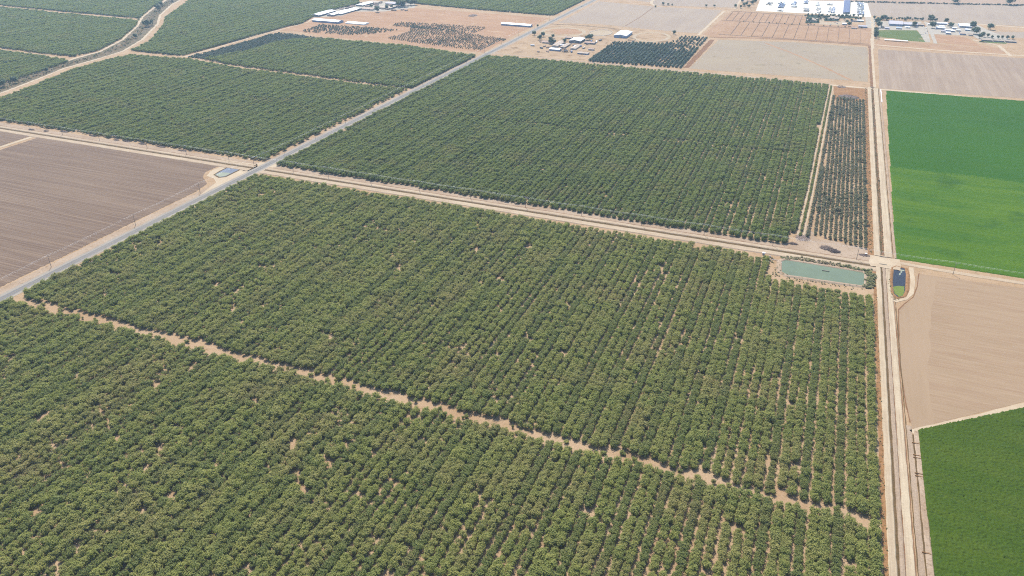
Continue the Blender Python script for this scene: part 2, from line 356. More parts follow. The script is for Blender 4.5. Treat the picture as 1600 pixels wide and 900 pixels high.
# east-west ditch road
for (xa, xb) in ((-1750, -706), (-687, 92)):
    ribbon('verge_dirt', [(xa, 811), (xb, 811)], 15, 0.08, M['verge'], 1.0)
    bank('canal_road', [(xa, 802.2), (xb, 802.2)], 5.2, 0.55, M['track_x'], 1.1, smat=M['verge'])
    ribbon('ditch_bed', [(xa, 796.6), (xb, 796.6)], 4.2, 0.12, M['bed'], 0.5)
    bank('canal_bank', [(xa, 789.2), (xb, 789.2)], 8.6, 0.6, M['track_x'], 1.2, smat=M['verge'])
    ribbon('weedy_rut', [(xa, 807.3), (xb, 807.3)], 0.8, 0.11, M['brownline'], 0.3)
sheet('crossing_dirt', rect(-712, -680, 783, 820), 0.10, M['track'], 1.5, 5)
sheet('crossing_dirt', rect(86, 116, 795, 822), 0.62, M['track'], 1.0, 4)
ribbon('farm_track', [(-1111, 300), (-1115, 786)], 7, 0.1, M['track_y'], 0.5)

# canal road at the east side, south of the crossing
S0, S1 = 150, 796
def ns(name, x, wd, z, mat, y0=S0, y1=S1, jit=0.25): return ribbon(name, [(x, y0), (x, y1)], wd, z, M[mat], jit)
ns('rust_verge', 90.4, 3.4, 0.1, 'rust', jit=.5)
bank('canal_bank', [(94.2, S0), (94.2, S1)], 3.6, 0.55, M['track_y'], 0.7)
ns('ditch_bed', 97.4, 1.9, 0.1, 'bed')
bank('canal_bank', [(99.7, S0), (99.7, S1)], 2.0, 0.5, M['greystrip'], 0.6)
ns('weedy_rut', 101.35, 0.7, 0.12, 'brownline')
bank('canal_road', [(104.0, S0), (104.0, S1)], 4.4, 0.42, M['track_y'], 0.4)
ns('weedy_rut', 106.9, 0.6, 0.12, 'brownline')
ns('ditch_bed', 108.1, 0.8, 0.12, 'bed')
ns('grey_track', 110.2, 3.6, 0.14, 'greystrip', S0, 525)
ns('ditch_bed', 112.6, 1.2, 0.13, 'bed', S0, 515, 0.5)
bank('canal_bank', [(115.0, S0), (115.0, 520)], 2.6, 0.5, M['verge'], 0.7)
# north of the crossing
N0, N1 = 824, 1592
ns('rust_verge', 87.6, 6.5, 0.1, 'rust', N0, N1, 0.8)
bank('canal_bank', [(93.8, N0), (93.8, N1)], 5.0, 0.55, M['track_y'], 0.8)
ns('ditch_bed', 99.0, 3.8, 0.1, 'bed', N0 + 4, N1, 0.5)
ns('brown_bank', 99.8, 1.6, 0.14, 'brownline', N0 + 4, N1, 0.5)
bank('canal_road', [(105.0, N0), (105.0, N1)], 6.2, 0.55, M['track_y'], 0.8)
ns('weedy_rut', 109.6, 0.8, 0.12, 'bed', N0, N1)
bank('canal_bank', [(111.8, N0), (111.8, N1)], 1.6, 0.4, M['verge'], 0.5)
ns('farm_track', 103.5, 4.5, 0.10, 'track', 1596, 2100)
ns('brown_bank', 98.3, 5.0, 0.09, 'brownline', 1596, 2010, 0.8)
ribbon('farm_track', [(24, 1583), (150, 1585), (420, 1582)], 10, 0.11, M['track'], 0.8)
ribbon('farm_track', [(-690, 1604), (24, 1590)], 9, 0.09, M['verge'], 1.0)
ribbon('farm_track', [(104, 2024), (240, 2012), (430, 2018)], 9, 0.1, M['track'], 0.8)
# tracks between the crop, the bare field and the corn
ribbon('farm_track', GP((1393, 409), (1480, 424), (1600, 443), (1680, 455)), 6.5, 0.16, M['track_x'], 0.5)
ribbon('farm_track', GP((1424, 418), (1426, 440), (1424, 458), (1415, 467), (1397, 471)), 4.2, 0.2, M['track'], 0.4, step=4)
sheet('headland', GP((1437, 430), (1462, 434), (1452, 520), (1452, 600), (1460, 662), (1427, 669), (1415, 625), (1407, 560), (1404, 488), (1414, 477), (1428, 468), (1434, 453), (1433, 434)), 0.075, M['headland'], 1.5)
ribbon('field_edge', GP((1436, 427), (1433, 448), (1427, 464), (1413, 475), (1404, 484), (1405, 560), (1414, 625), (1422, 660)), 1.0, 0.11, M['brownline'], 0.25)
ribbon('farm_track', GP((1424, 675), (1480, 662), (1600, 633), (1680, 612)), 4.5, 0.14, M['track'], 0.4)
ribbon('brown_bank', GP((1195, 67), (1240, 84), (1290, 106), (1333, 127)), 7, 0.09, M['pad'], 1.2)
# field tracks far off
ribbon('farm_track', GP((1091, 55), (1112, 35), (1132, 17)), 7, 0.1, M['track'], 0.8)
ribbon('farm_track', GP((1148, 14), (1160, -4)), 6, 0.1, M['track'], 0.5)
ribbon('farm_track', GP((1030, -4), (1018, 2), (1018, 6), (1024, 9)), 8, 0.1, M['track'], 0.5)
ribbon('farm_track', GP((1072, 106), (1095, 82), (1113, 62)), 12, 0.08, M['brownline'], 1.5)
ribbon('farm_track', GP((1108, 58), (1180, 59.5), (1240, 62.5), (1358, 71)), 6, 0.12, M['brownline'], 1)
ribbon('field_line', GP((976, 41), (1000, 27), (1020, 12)), 2.2, 0.1, M['brownline'], 0.4)
ribbon('farm_track', GP((1520, 37), (1600, 43), (1690, 49)), 12, 0.1, M['track'], 1)
ribbon('farm_track', GP((1446, 34), (1455, 50), (1462, 68)), 8, 0.13, M['concrete'], 0.5)
ribbon('farm_track', GP((1520, 62), (1560, 71), (1580, 88)), 8, 0.12, M['track'], 1)
ribbon('farm_track', GP((1362, 26), (1364, 46), (1363, 72), (1364, 76)), 6, 0.13, M['track'], 0.6)
# creek with a track on either side
cr = [(-40, 152), (0, 139), (60, 117), (115, 91), (150, 80), (185, 68), (212, 48), (224, 30), (244, 14), (268, 2), (290, -8)]
lt = [(-40, 145), (0, 133), (60, 111), (118, 91), (155, 81), (190, 63), (214, 41), (222, 27), (238, 14), (258, 1), (272, -8)]
rt = [(-40, 160), (0, 146), (40, 131), (100, 107), (160, 90), (192, 80), (222, 62), (246, 38), (250, 24), (270, 6), (290, -4)]
sheet('creek_bed', GP(*lt) + GP(*rt)[::-1], 0.06, M['scrub'], 2)
ribbon('creek_channel', GP(*[((a[0] + b[0]) / 2, (a[1] + b[1]) / 2) for a, b in zip(lt, rt)]), 7, 0.10, M['bed'], 2.5)
ribbon('farm_track', GP(*lt), 7, 0.13, M['track'], 1)
ribbon('farm_track', GP(*rt), 6, 0.13, M['track'], 1.2)
ribbon('farm_track', GP((288, 89), (340, 74), (400, 56), (440, 46), (480, 35), (488, 30)), 5, 0.1, M['track'], 0.8)

# ------------------------------------------------------------------ ponds
def pond(name, label, pts, wmat, h=0.9, zw=0.35, bankw=2.2, slope=2.2, bmat='verge', cat='pond'):
    root = empty(name, (*pts[0], 0)); tag(root, label, cat)
    p = resample(pts, 6.0, True); n = len(p); c = sum(p, Vector((0, 0))) / n
    area = sum(p[i].x * p[(i + 1) % n].y - p[(i + 1) % n].x * p[i].y for i in range(n))
    vs, fs = [], []
    for i, q in enumerate(p):
        d = (p[(i + 1) % n] - p[i - 1]).normalized(); nr = Vector((d.y, -d.x)) * (1 if area > 0 else -1)
        j = rng.uniform(-.25, .25)
        for off, z in ((-0.8, 0.1), (0.6 + j, h), (0.6 + bankw + j, h), (0.6 + bankw + slope, 0.0)):
            vs.append((q.x + nr.x * off - pts[0][0], q.y + nr.y * off - pts[0][1], z))
        for k in range(3):
            a, b = 4 * i + k, 4 * ((i + 1) % n) + k
            fs.append((a, b, b + 1, a + 1) if area < 0 else (a, a + 1, b + 1, b))
    link('bank', mesh('bank', vs, fs), root, M[bmat])
    wp = [(q.x - pts[0][0], q.y - pts[0][1], zw) for q in p]
    tr = tessellate_polygon([[Vector(q) for q in wp]])
    tr = [t if (Vector(wp[t[1]]) - Vector(wp[t[0]])).cross(Vector(wp[t[2]]) - Vector(wp[t[0]])).z > 0 else t[::-1] for t in tr]
    link('water', mesh('water', wp, [tuple(t) for t in tr]), root, M[wmat])
    return root
def patch(name, root, pts, z, mat):
    o0 = root.location; p = resample(pts, 2.0, True)
    vs = [(q.x - o0.x + rng.uniform(-.6, .6), q.y - o0.y + rng.uniform(-.6, .6), z) for q in p]
    link(name, mesh(name, vs, [tuple(range(len(vs)))]), root, M[mat])
pr = pond('reservoir', 'long pond of turbid grey green water with weedy earth banks', GP((1221, 409), (1227, 406.5), (1348, 426), (1351, 429), (1350.5, 444.5), (1346, 446.5), (1230, 430), (1221, 425)), 'water_g')
ps = pond('settling_pond', 'small dark pond with bright green algae at one end', GP((1396, 419), (1401, 417), (1414, 420), (1416, 428), (1415, 455), (1411, 463), (1403, 465), (1396, 459), (1394, 440)), 'water_b', 0.7, 0.25, 1.2, 1.6, 'rust')
patch('algae', ps, GP((1396, 448), (1404, 447), (1413, 448), (1412, 461), (1404, 464), (1397, 458)), 0.32, 'algae')
patch('scum', ps, GP((1407, 421), (1413, 422), (1413, 424), (1409, 424.5), (1408, 429), (1405, 431), (1404, 428.5), (1406.5, 426)), 0.32, 'foam')
pl = pond('roadside_pond', 'narrow blue grey pond beside paved road and plowed field', GP((336, 273), (346, 267), (358, 261), (374, 262), (376, 264), (364, 270), (352, 276), (343, 277)), 'water_l', 0.5, 0.25, 0.8, 1.2, 'bed')
patch('scum', pl, GP((337, 273), (345, 269.5), (361, 270.5), (352, 275.6), (343, 276.5)), 0.30, 'foam')

# ------------------------------------------------------------------ crops (real relief, uncountable)
def crop(name, label, pts, step, h, jitter, mats, split=None):
    xs = [p[0] for p in pts]; ys = [p[1] for p in pts]
    x0, x1, y0, y1 = min(xs), max(xs), min(ys), max(ys)
    nx, ny = int((x1 - x0) / step) + 1, int((y1 - y0) / step) + 1
    r = np.random.default_rng(5)
    X, Y = np.meshgrid(x0 + step * np.arange(nx), y0 + step * np.arange(ny))
    ins = np.zeros(X.shape, bool); n = len(pts)
    for i in range(n):
        (ax, ay), (bx, by) = pts[i], pts[(i + 1) % n]
        c = ((ay > Y) != (by > Y)) & (X < (bx - ax) * (Y - ay) / (by - ay + 1e-9) + ax); ins ^= c
    Z = np.where(ins, h + r.uniform(-jitter, jitter, X.shape), -0.02)
    Z = np.where(ins & (np.mod(Y, 24.0) < step * 1.05), Z - h * .22, Z)          # wheel lines
    X2 = X + r.uniform(-.3, .3, X.shape) * step; Y2 = Y + r.uniform(-.3, .3, X.shape) * step
    vs = np.stack([X2.ravel(), Y2.ravel(), Z.ravel()], 1)
    iy, ix = np.meshgrid(np.arange(ny - 1), np.arange(nx - 1), indexing='ij')
    a = (iy * nx + ix).ravel(); f = np.stack([a, a + 1, a + nx + 1, a + nx], 1)
    fl = ins.ravel(); keep = fl[f].any(1); f = f[keep]
    me = bpy.data.meshes.new(name); me.vertices.add(len(vs)); me.vertices.foreach_set("co", vs.ravel())
    me.loops.add(f.size); me.polygons.add(len(f))
    me.polygons.foreach_set("loop_start", np.arange(0, f.size, 4)); me.loops.foreach_set("vertex_index", f.ravel())
    if split is not None:
        cy = vs[f].mean(1)[:, 1]; me.polygons.foreach_set("material_index", (cy + r.normal(0, 3.0, len(cy)) > split).astype(np.int32))
    me.update(); me.validate()
    o = link(name, me, None, mats); tag(o, label, None, None, 'stuff'); return o
crop('green_crop', 'bright green crop field of two shades beside pale canal road', GP((1385, 142), (1600, 158), (1690, 165), (1690, 452), (1600, 435), (1400, 404)), 1.5, 0.7, 0.34, [M['crop'], M['crop2']], 1130)
crop('corn_crop', 'dark green leafy corn field with diagonal headland edge', GP((1434, 673), (1600, 638), (1700, 614), (1740, 980), (1472, 980), (1455, 850)), 0.75, 1.6, 0.5, [M['corn']])

# ------------------------------------------------------------------ trees
def leaf_cloud(seed, rx, rz, zc, n, size, lobes=11, mi=1, mb=None, ay=1.0):
    r = random.Random(seed); L = []; ry = rx * ay
    for i in range(lobes):
        t = r.uniform(0, 2 * math.pi); q = math.sqrt(r.random()) * 0.62; zz = r.uniform(-0.5, 0.55)
        L.append((Vector((math.cos(t) * q * rx, math.sin(t) * q * ry, zc + zz * rz)), r.uniform(0.26, 0.5) * (11 / lobes) ** .25))
    mb = mb or MB()
    for k in range(n):
        c, lr = L[k % lobes]
        d = Vector((r.gauss(0, 1), r.gauss(0, 1), r.gauss(0.25, 1))).normalized()
        p = c + Vector((d.x * rx, d.y * ry, d.z * rz)) * lr * r.uniform(0.66, 1.16)
        nn = (d * .7 + Vector((r.gauss(0, .42), r.gauss(0, .42), r.gauss(.9, .42)))).normalized()
        u = nn.orthogonal().normalized(); u = Matrix.Rotation(r.uniform(0, 6.28), 3, nn) @ u; v = nn.cross(u)
        s = size * r.uniform(0.6, 1.3); s2 = s * r.uniform(.55, .9)
        mb.add([p - u * s, p - v * s2 + nn * s * .1, p + u * s, p + v * s2 - nn * s * .1], [(0, 1, 2, 3)], mi)
    return mb
def trunk_into(mb, h, r0, zc, rx, seed, mi=0, n=6):
    r = random.Random(seed + 99)
    mb.tube((0, 0, -0.1), (0, 0, h), r0, r0 * .7, n, mi)
    for i in range(4):
        t = i * 1.57 + r.uniform(-.4, .4)
        mb.tube((0, 0, h - .05), (math.cos(t) * rx * .55, math.sin(t) * rx * .55, zc + r.uniform(-.2, .8)), r0 * .5, r0 * .15, 5, mi)
def proto(name, seed, rx, rz, th, n, size, leaf, lobes=11, ay=1.0):
    """returns (joined mesh, trunk mesh, crown mesh)"""
    zc = th + rz * 0.8
    a = MB(); trunk_into(a, th, 0.16 + rx * .02, zc, rx, seed)
    c = leaf_cloud(seed, rx, rz, zc, n, size, lobes, 0, None, ay)
    j = MB(); trunk_into(j, th, 0.16 + rx * .02, zc, rx, seed); leaf_cloud(seed, rx, rz, zc, n, size, lobes, 1, j, ay)
    mt = mesh(name + '_trunk', a.v, a.f, a.m); mt.materials.append(M['bark'])
    mc = mesh(name + '_crown', c.v, c.f, c.m); mc.materials.append(M[leaf])
    mj = mesh(name, j.v, j.f, j.m); mj.materials.append(M['bark']); mj.materials.append(M[leaf])
    return mj, mt, mc
def forms(base, seed, leaf, leaf_d):
    a = [proto(base + '_form', seed + i, 3.85 + .1 * i, 2.6 + .1 * i, 0.75, (880, 840, 600, 920, 720, 880)[i], 0.37, leaf, 26, .95) for i in range(6)]
    return a + [proto(base + '_dark_form', seed + 20 + i, 3.65 + .1 * i, 2.45, 0.7, (720, 560, 740, 640)[i], 0.37, leaf_d, 24, .95) for i in range(4)]
PW = forms('orchard_tree', 10, 'leaf', 'leaf_d')
PV = forms('orchard_tree_green', 110, 'leaf2', 'leaf2_d')
PY = [proto('young_tree_form', 50 + i, 1.75, 1.5, 0.9, 300, 0.34, 'leaf_y', 8, 1.35) for i in range(4)]
PG = [proto('grove_tree_form', 60 + i, 2.9, 2.3, 0.4, 320, 0.5, 'leaf_g', 8) for i in range(4)]
PS = [proto('shade_tree_form', 70 + i, 6.0, 5.0, 2.6, 900, 0.75, 'leaf_s', 13) for i in range(4)]
PB = [proto('weed_form', 80 + i, 1.0, 0.7, 0.05, 90, 0.28, 'weed', 5) for i in range(3)]

def proto_coll(name, protos):
    c = bpy.data.collections.new(name)
    for i, p in enumerate(protos): c.objects.link(bpy.data.objects.new("%s_%02d" % (name, i), p[0]))
    return c
CW, CV, CY, CG, CB = proto_coll('orchard_forms', PW), proto_coll('green_forms', PV), proto_coll('young_forms', PY), proto_coll('grove_forms', PG), proto_coll('weed_forms', PB)
def gn_group(c):
    g = bpy.data.node_groups.new("scatter_" + c.name, 'GeometryNodeTree')
    g.interface.new_socket("Geometry", in_out='INPUT', socket_type='NodeSocketGeometry')
    g.interface.new_socket("Geometry", in_out='OUTPUT', socket_type='NodeSocketGeometry')
    N = g.nodes.new; gi, go = N('NodeGroupInput'), N('NodeGroupOutput')
    ci = N('GeometryNodeCollectionInfo'); ci.inputs[0].default_value = c; ci.inputs[1].default_value = True; ci.inputs[2].default_value = True
    ip = N('GeometryNodeInstanceOnPoints'); ip.inputs['Pick Instance'].default_value = True
    def attr(nm, ty):
        a = N('GeometryNodeInputNamedAttribute'); a.data_type = ty; a.inputs[0].default_value = nm; return a.outputs[0]
    er = N('FunctionNodeEulerToRotation'); L = g.links.new
    L(gi.outputs[0], ip.inputs['Points']); L(ci.outputs[0], ip.inputs['Instance'])
    L(attr('form', 'INT'), ip.inputs['Instance Index']); L(attr('rot', 'FLOAT_VECTOR'), er.inputs[0]); L(er.outputs[0], ip.inputs['Rotation'])
    L(attr('size', 'FLOAT_VECTOR'), ip.inputs['Scale']); L(ip.outputs[0], go.inputs[0])
    return g
GNG = {}
def scatter(name, label, T, c):
    """T rows: x, y, form, rot, sx, sz   -> one uncountable mass"""
    if not len(T): return None
    T = np.asarray(T, float); me = bpy.data.meshes.new(name); n = len(T); me.vertices.add(n)
    co = np.zeros((n, 3)); co[:, :2] = T[:, :2]; me.vertices.foreach_set("co", co.ravel())
    me.attributes.new('form', 'INT', 'POINT').data.foreach_set("value", T[:, 2].astype(np.int32))
    rot = np.zeros((n, 3)); rot[:, 2] = T[:, 3]
    me.attributes.new('rot', 'FLOAT_VECTOR', 'POINT').data.foreach_set("vector", rot.ravel())
    me.attributes.new('size', 'FLOAT_VECTOR', 'POINT').data.foreach_set("vector", T[:, [4, 4, 5]].ravel())
    o = link(name, me); md = o.modifiers.new("trees", 'NODES')
    if c.name not in GNG: GNG[c.name] = gn_group(c)
    md.node_group = GNG[c.name]; tag(o, label, None, None, 'stuff'); return o

def inside(pts, X, Y):
    ins = np.zeros(X.shape, bool); n = len(pts)
    for i in range(n):
        (ax, ay), (bx, by) = pts[i], pts[(i + 1) % n]
        ins ^= ((ay > Y) != (by > Y)) & (X < (bx - ax) * (Y - ay) / (by - ay + 1e-9) + ax)
    return ins
def vnoise(X, Y, s, seed):
    """cheap value noise for thinning"""
    r = np.random.default_rng(seed); tbl = r.random((64, 64))
    u, v = X * s, Y * s; i, j = np.floor(u).astype(int), np.floor(v).astype(int); fu, fv = u - i, v - j
    fu = fu * fu * (3 - 2 * fu); fv = fv * fv * (3 - 2 * fv)
    g = lambda a, b: tbl[a % 64, b % 64]
    return (g(i, j) * (1 - fu) + g(i + 1, j) * fu) * (1 - fv) + (g(i, j + 1) * (1 - fu) + g(i + 1, j + 1) * fu) * fv
def rows(poly, dx, dy, seed, x_anchor=0.0, jit=0.45, miss=0.022, dark_every=3, s=1.0, forms=(6, 4), holes=(), thin=0.0):
    xs = [p[0] for p in poly]; ys = [p[1] for p in poly]; r = np.random.default_rng(seed)
    k0 = math.floor((min(xs) - x_anchor) / dx); k1 = math.ceil((max(xs) - x_anchor) / dx)
    K, Y = np.meshgrid(np.arange(k0, k1 + 1), np.arange(min(ys), max(ys), dy), indexing='ij')
    X = x_anchor + K * dx + (np.where(K % 3 == 1, .3, np.where(K % 3 == 2, -.3, 0)) if dark_every else 0) + r.normal(0, jit * .6, K.shape); Y = Y + r.normal(0, jit, K.shape) + (K % 2) * dy * .5
    ok = inside(poly, X, Y + 5.5 * (vnoise(X, Y, 1 / 11, seed + 9) - .5))
    n1 = vnoise(X, Y, 1 / 26, seed + 1); n2 = vnoise(X, Y, 1 / 9, seed + 2)
    pm = miss + 0.55 * np.clip(n1 - 0.86, 0, 1) / 0.14 + thin * np.clip(vnoise(X, Y, 1 / 60, seed + 3) - .5, 0, 1) * 2
    ok &= r.random(X.shape) > pm
    for (hx, hy, hr) in holes: ok &= ((X - hx) ** 2 + (Y - hy) ** 2) > hr * hr
    dark = (((K % dark_every) == 0) & (((K * 7919) % 11) > 1)) if dark_every else np.zeros(K.shape, bool)
    form = np.where(dark, forms[0] + r.integers(0, max(1, forms[1]), K.shape), r.integers(0, forms[0], K.shape))
    sz = s * (0.86 + 0.26 * vnoise(X, Y, 1 / 45, seed + 4) + r.normal(0, .095, K.shape)); sz = sz * (1 + r.normal(0, .035, (K.shape[0], 1))); sz = np.where(r.random(K.shape) < .025, sz * .62, sz)
    T = np.stack([X, Y, form, r.integers(0, 2, K.shape) * math.pi + r.normal(0, .2, K.shape), sz * r.uniform(.94, 1.08, K.shape), sz * r.uniform(.9, 1.12, K.shape)], -1)
    return T[ok]
def plant(kind_name, protos, row, label, cat, group, parts=True):
    x, y, form, rot, sx, sz = row; p = protos[int(form)]
    if parts:
        e = empty(kind_name, (x, y, 0), rot); e.scale = (sx, sx, sz); tag(e, label, cat, group)
        link('trunk', p[1], e); link('crown', p[2], e)
    else:
        e = link(kind_name, p[0]); e.location = (x, y, 0); e.rotation_euler = (0, 0, rot); e.scale = (sx, sx, sz); tag(e, label, cat, group)
    return e
def in_view(T, margin=-6, hgt=3.5):
    d = []; ok = []
    for x, y in T[:, :2]:
        dd, px, py = depth_px(x, y, hgt); d.append(dd); ok.append(-margin < px < 1600 + margin and -margin < py < 900 + margin)
    return np.array(d), np.array(ok)
def cull(T, mx=130, mb_=260):
    keep = []
    for x, y in T[:, :2]:
        dd, px, py = depth_px(x, y, 3.5); keep.append(-mx < px < 1600 + mx and -60 < py < 900 + mb_)
    return T[np.array(keep, bool)]

def spots(seed, *px):
    r = random.Random(seed); return [(*G(a, b), r.uniform(2.6, 4.6)) for a, b in px]
HA = spots(1, (119, 587), (70, 650), (246, 606), (302, 572), (179, 687), (57, 701), (110, 752), (54, 797), (79, 837), (102, 847), (222, 800), (269, 777), (331, 837), (366, 841), (541, 696), (516, 724), (464, 740), (470, 760), (622, 759), (564, 777), (12, 492), (60, 655), (20, 560), (920, 800), (1040, 850))
HB = spots(2, (300, 360), (310, 366), (360, 375), (350, 380), (335, 446), (460, 382), (492, 390), (482, 362), (421, 326), (581, 347), (650, 381), (772, 365), (1085, 471), (1189, 646), (250, 382), (180, 430), (410, 418), (660, 300), (1035, 430), (1078, 697), (1215, 720), (1240, 730))
HD = spots(3, (485, 116), (500, 121), (522, 122), (538, 124), (590, 131), (625, 135), (435, 178), (458, 175), (480, 172), (300, 171), (262, 197), (350, 188), (292, 190), (385, 205), (222, 200))
DX, DY, ANCH = 7.2, 3.45, 84.0
# block in front of the narrow dirt break
A = cull(rows([(-683, 60), (87, 60), (87, 405), (-683, 407)], DX, DY, 1, ANCH, thin=0.10, holes=HA))
d, ok = in_view(A); order = np.argsort(np.where(ok, d, 1e9)); near = set(order[:300].tolist())
for i in order[:300]:
    dk = A[i][2] >= 6; plant('orchard_tree', PW, A[i], ('lower darker green tree in the narrow rows of the orchard before the dirt break' if dk else 'full olive green tree in the wider rows of the orchard before the dirt break'), 'tree', ('darker trees of the orchard before the dirt break' if dk else 'olive trees of the orchard before the dirt break'))
rs = random.Random(12); stray = [(rs.uniform(-680, 80), rs.uniform(406, 416), rs.randrange(10), rs.uniform(0, 6), rs.uniform(.35, .85), rs.uniform(.4, .85)) for _ in range(60)]
scatter('stray_orchard_trees', 'straggling small trees standing in the narrow dirt break', stray, CW)
scatter('orchard_rows', 'dense orchard rows running up to the narrow dirt break', A[[i for i in range(len(A)) if i not in near]], CW)
B = rows([(-683, 419.5), (87, 415.5), *GT((1366, 458.5), (1290, 446.5), (1240, 436.5), (1204, 428)), (-16, 771), (-683, 774)], DX, DY, 2, ANCH, thin=0.05, holes=HB)
scatter('orchard_rows', 'dense orchard rows between the narrow dirt break and the canal road', cull(B), CW)
C1 = rows([(-683, 817), (2, 816), (9, 900), (9, 1574), (-683, 1570)], DX, DY, 3, ANCH, holes=[(-15, 1012, 5)])
C1 = C1[np.abs(C1[:, 1] - 1135 - 0.01 * C1[:, 0] + 4 * np.sin(C1[:, 0] * .05)) > 3.0]
LN1 = [(10.4, 846), (14.5, 991), (18.3, 1286), (23.5, 1572)]; LN2 = [(17.0, 846), (20.5, 991), (25.4, 1286), (29.5, 1572)]
def along(line, off, dy, s, seed):
    r = random.Random(seed); out = []
    for q, n in path_frames(line, dy):
        if r.random() < .05: continue
        k = s * r.uniform(.85, 1.12); out.append((q.x + off + r.uniform(-.3, .3), q.y + r.uniform(-.5, .5), r.randrange(6), r.choice((0, math.pi)) + r.uniform(-.2, .2), k, k * r.uniform(.9, 1.1)))
    return np.array(out)
mid = [((a[0] + b[0]) / 2, a[1]) for a, b in zip(LN1, LN2)]
ribbon('orchard_lane', LN1, 1.6, 0.08, M['track'], .5); ribbon('orchard_lane', LN2, 1.8, 0.08, M['track'], .5)
edge = along(LN1, -5.0, DY, .92, 1); edge = edge[(np.abs(edge[:, 1] - 1290) > 16) & (edge[:, 1] > 866)]
scatter('orchard_rows', 'dense orchard rows beyond the canal road and power line', np.concatenate([cull(C1), edge, along(LN1[1:], -10.4, DY, .92, 2), along(mid, 0, 3.4, .5, 3)]), CV)
LX = -712
D_ = rows([(LX, 826), (LX, 1252)] + GT((560, 128.4), (480, 116.8), (400, 107.0), (345, 98.2), (290, 88.8), (240, 85.0), (205, 82.2), (162, 91), (100, 110), (40, 134), (0, 148), (-60, 166)) + [(-1560, 826)], DX, DY, 5, LX, thin=0.12, holes=HD)
scatter('orchard_rows', 'dense orchard rows between the creek and the paved road', cull(D_), CV)
E_ = rows([(LX, 1262)] + GT((752, 84), (700, 78), (640, 69), (585, 64), (520, 58)) + GP((470, 62), (435, 66), (380, 82), (320, 93)) + GP((345, 98.5), (400, 107.5), (480, 117), (560, 129)), DX, DY, 6, LX, thin=0.08)
scatter('orchard_rows', 'dense orchard rows in front of the dry pasture beyond the paved road', cull(E_[E_[:, 0] < LX + 1]), CV)
F_ = rows(GP((294, 90)) + GT((345, 72.6), (400, 55.8), (436, 47.5), (520, 58)) + GP((500, 63), (440, 68), (380, 82), (320, 93)), DX, DY, 61, LX, thin=0.05, s=.9, forms=(4, 1), dark_every=0)
scatter('dark_tree_rows', 'wedge of dark trees along the pale farm track', cull(F_), CG)
G_ = rows(GP((205, 80), (235, 66), (256, 40), (260, 28), (282, 12), (310, -10), (560, -20)) + GT((560, 3), (500, 16)) + GP((474, 36), (400, 55), (330, 75), (285, 87.6)), DX, DY, 7, LX)
scatter('orchard_rows', 'dense orchard rows from the creek bend up to the dairy sheds', cull(G_), CV)
for k, (pp, lb) in enumerate([
        (GT((-60, 68.3), (0, 75.3), (60, 83.3), (108, 91)) + GP((60, 113.5), (0, 134), (-60, 152)), 'triangle of orchard rows across the creek below the lower break'),
        (GP((-60, 68), (0, 75), (60, 83), (116, 89), (155, 79), (188, 62), (212, 41), (218, 31)) + GT((216, 29.2), (100, 18.8), (20, 10.8), (-60, 1.4)), 'orchard rows across the creek between the two thin breaks'),
        (GP((-60, 1), (20, 10.5), (100, 18.5), (218, 29), (238, 12), (270, -10), (270, -16), (-60, -16)), 'farthest orchard rows across the creek beyond the upper break')]):
    scatter('orchard_rows', lb, cull(rows(pp, DX, DY, 8 + k, LX)), CV)
H_ = rows(GP((640, 5), (720, 13), (865, 25), (925, -6), (920, -20), (600, -20), (600, 0)), DX, DY, 12, LX)
scatter('orchard_rows', 'orchard rows beyond the dry pasture beside the paved road', cull(H_), CV)
# young strip of small trees beside the canal road
Yg = rows([(19, 856), (83, 838), (84, 1490), (31, 1490), (24, 1000)], 5.3, 3.4, 21, 82, 0.25, 0.03, 0, 1.0, (4, 1))
yr = along(LN2, 4.0, 3.4, 1.0, 8); yr[:, 2] %= 4; Yg = np.concatenate([Yg[Yg[:, 0] > np.interp(Yg[:, 1], [p[1] for p in LN2], [p[0] for p in LN2]) + 6.8], yr[yr[:, 1] < 1490]])
Yg = Yg[np.random.default_rng(8).random(len(Yg)) > np.clip((Yg[:, 1] - 1150) / 350, 0, 1) * .22]; Yg[:, 4:] *= 1.18; big = np.random.default_rng(3).random(len(Yg)) < .03; Yg[big, 4:] *= 1.6
d, ok = in_view(Yg); order = np.argsort(np.where(ok, d, 1e9)); near = set(order[:300].tolist())
for i in order[:300]:
    plant('young_orchard_tree', PY, Yg[i], 'small olive green tree in the thin rows between orchard and canal road', 'tree', 'small trees in thin rows by the canal')
scatter('young_orchard_rows', 'thin rows of small trees running up to the brush heap', Yg[[i for i in range(len(Yg)) if i not in near]], CY)
# dark grove beside the farmyard
Gr = rows(GP((916, 96), (956, 66.5), (1040, 69.5), (1060, 62), (1062, 57), (1108, 60), (1066, 107)), 8.4, 4.6, 31, -480, 0.2, 0.02, 0, 1.16, (4, 1))
gp = [depth_px(x, y)[1:] for x, y in Gr[:, :2]]
Gr = Gr[np.array([not (p[0] > 1050 and p[1] < 80 and rng.random() < .55) for p in gp])]
d, ok = in_view(Gr); order = np.argsort(np.where(ok, d, 1e9)); near = set(order[:300].tolist())
for i in order[:300]:
    plant('grove_tree', PG, Gr[i], 'rounded dark green tree in the grove beside the farmyard', 'tree', 'dark grove trees beside the farmyard', False)
scatter('grove_rows', 'dark evergreen grove rows reaching up to the riding arena', Gr[[i for i in range(len(Gr)) if i not in near]], CG)
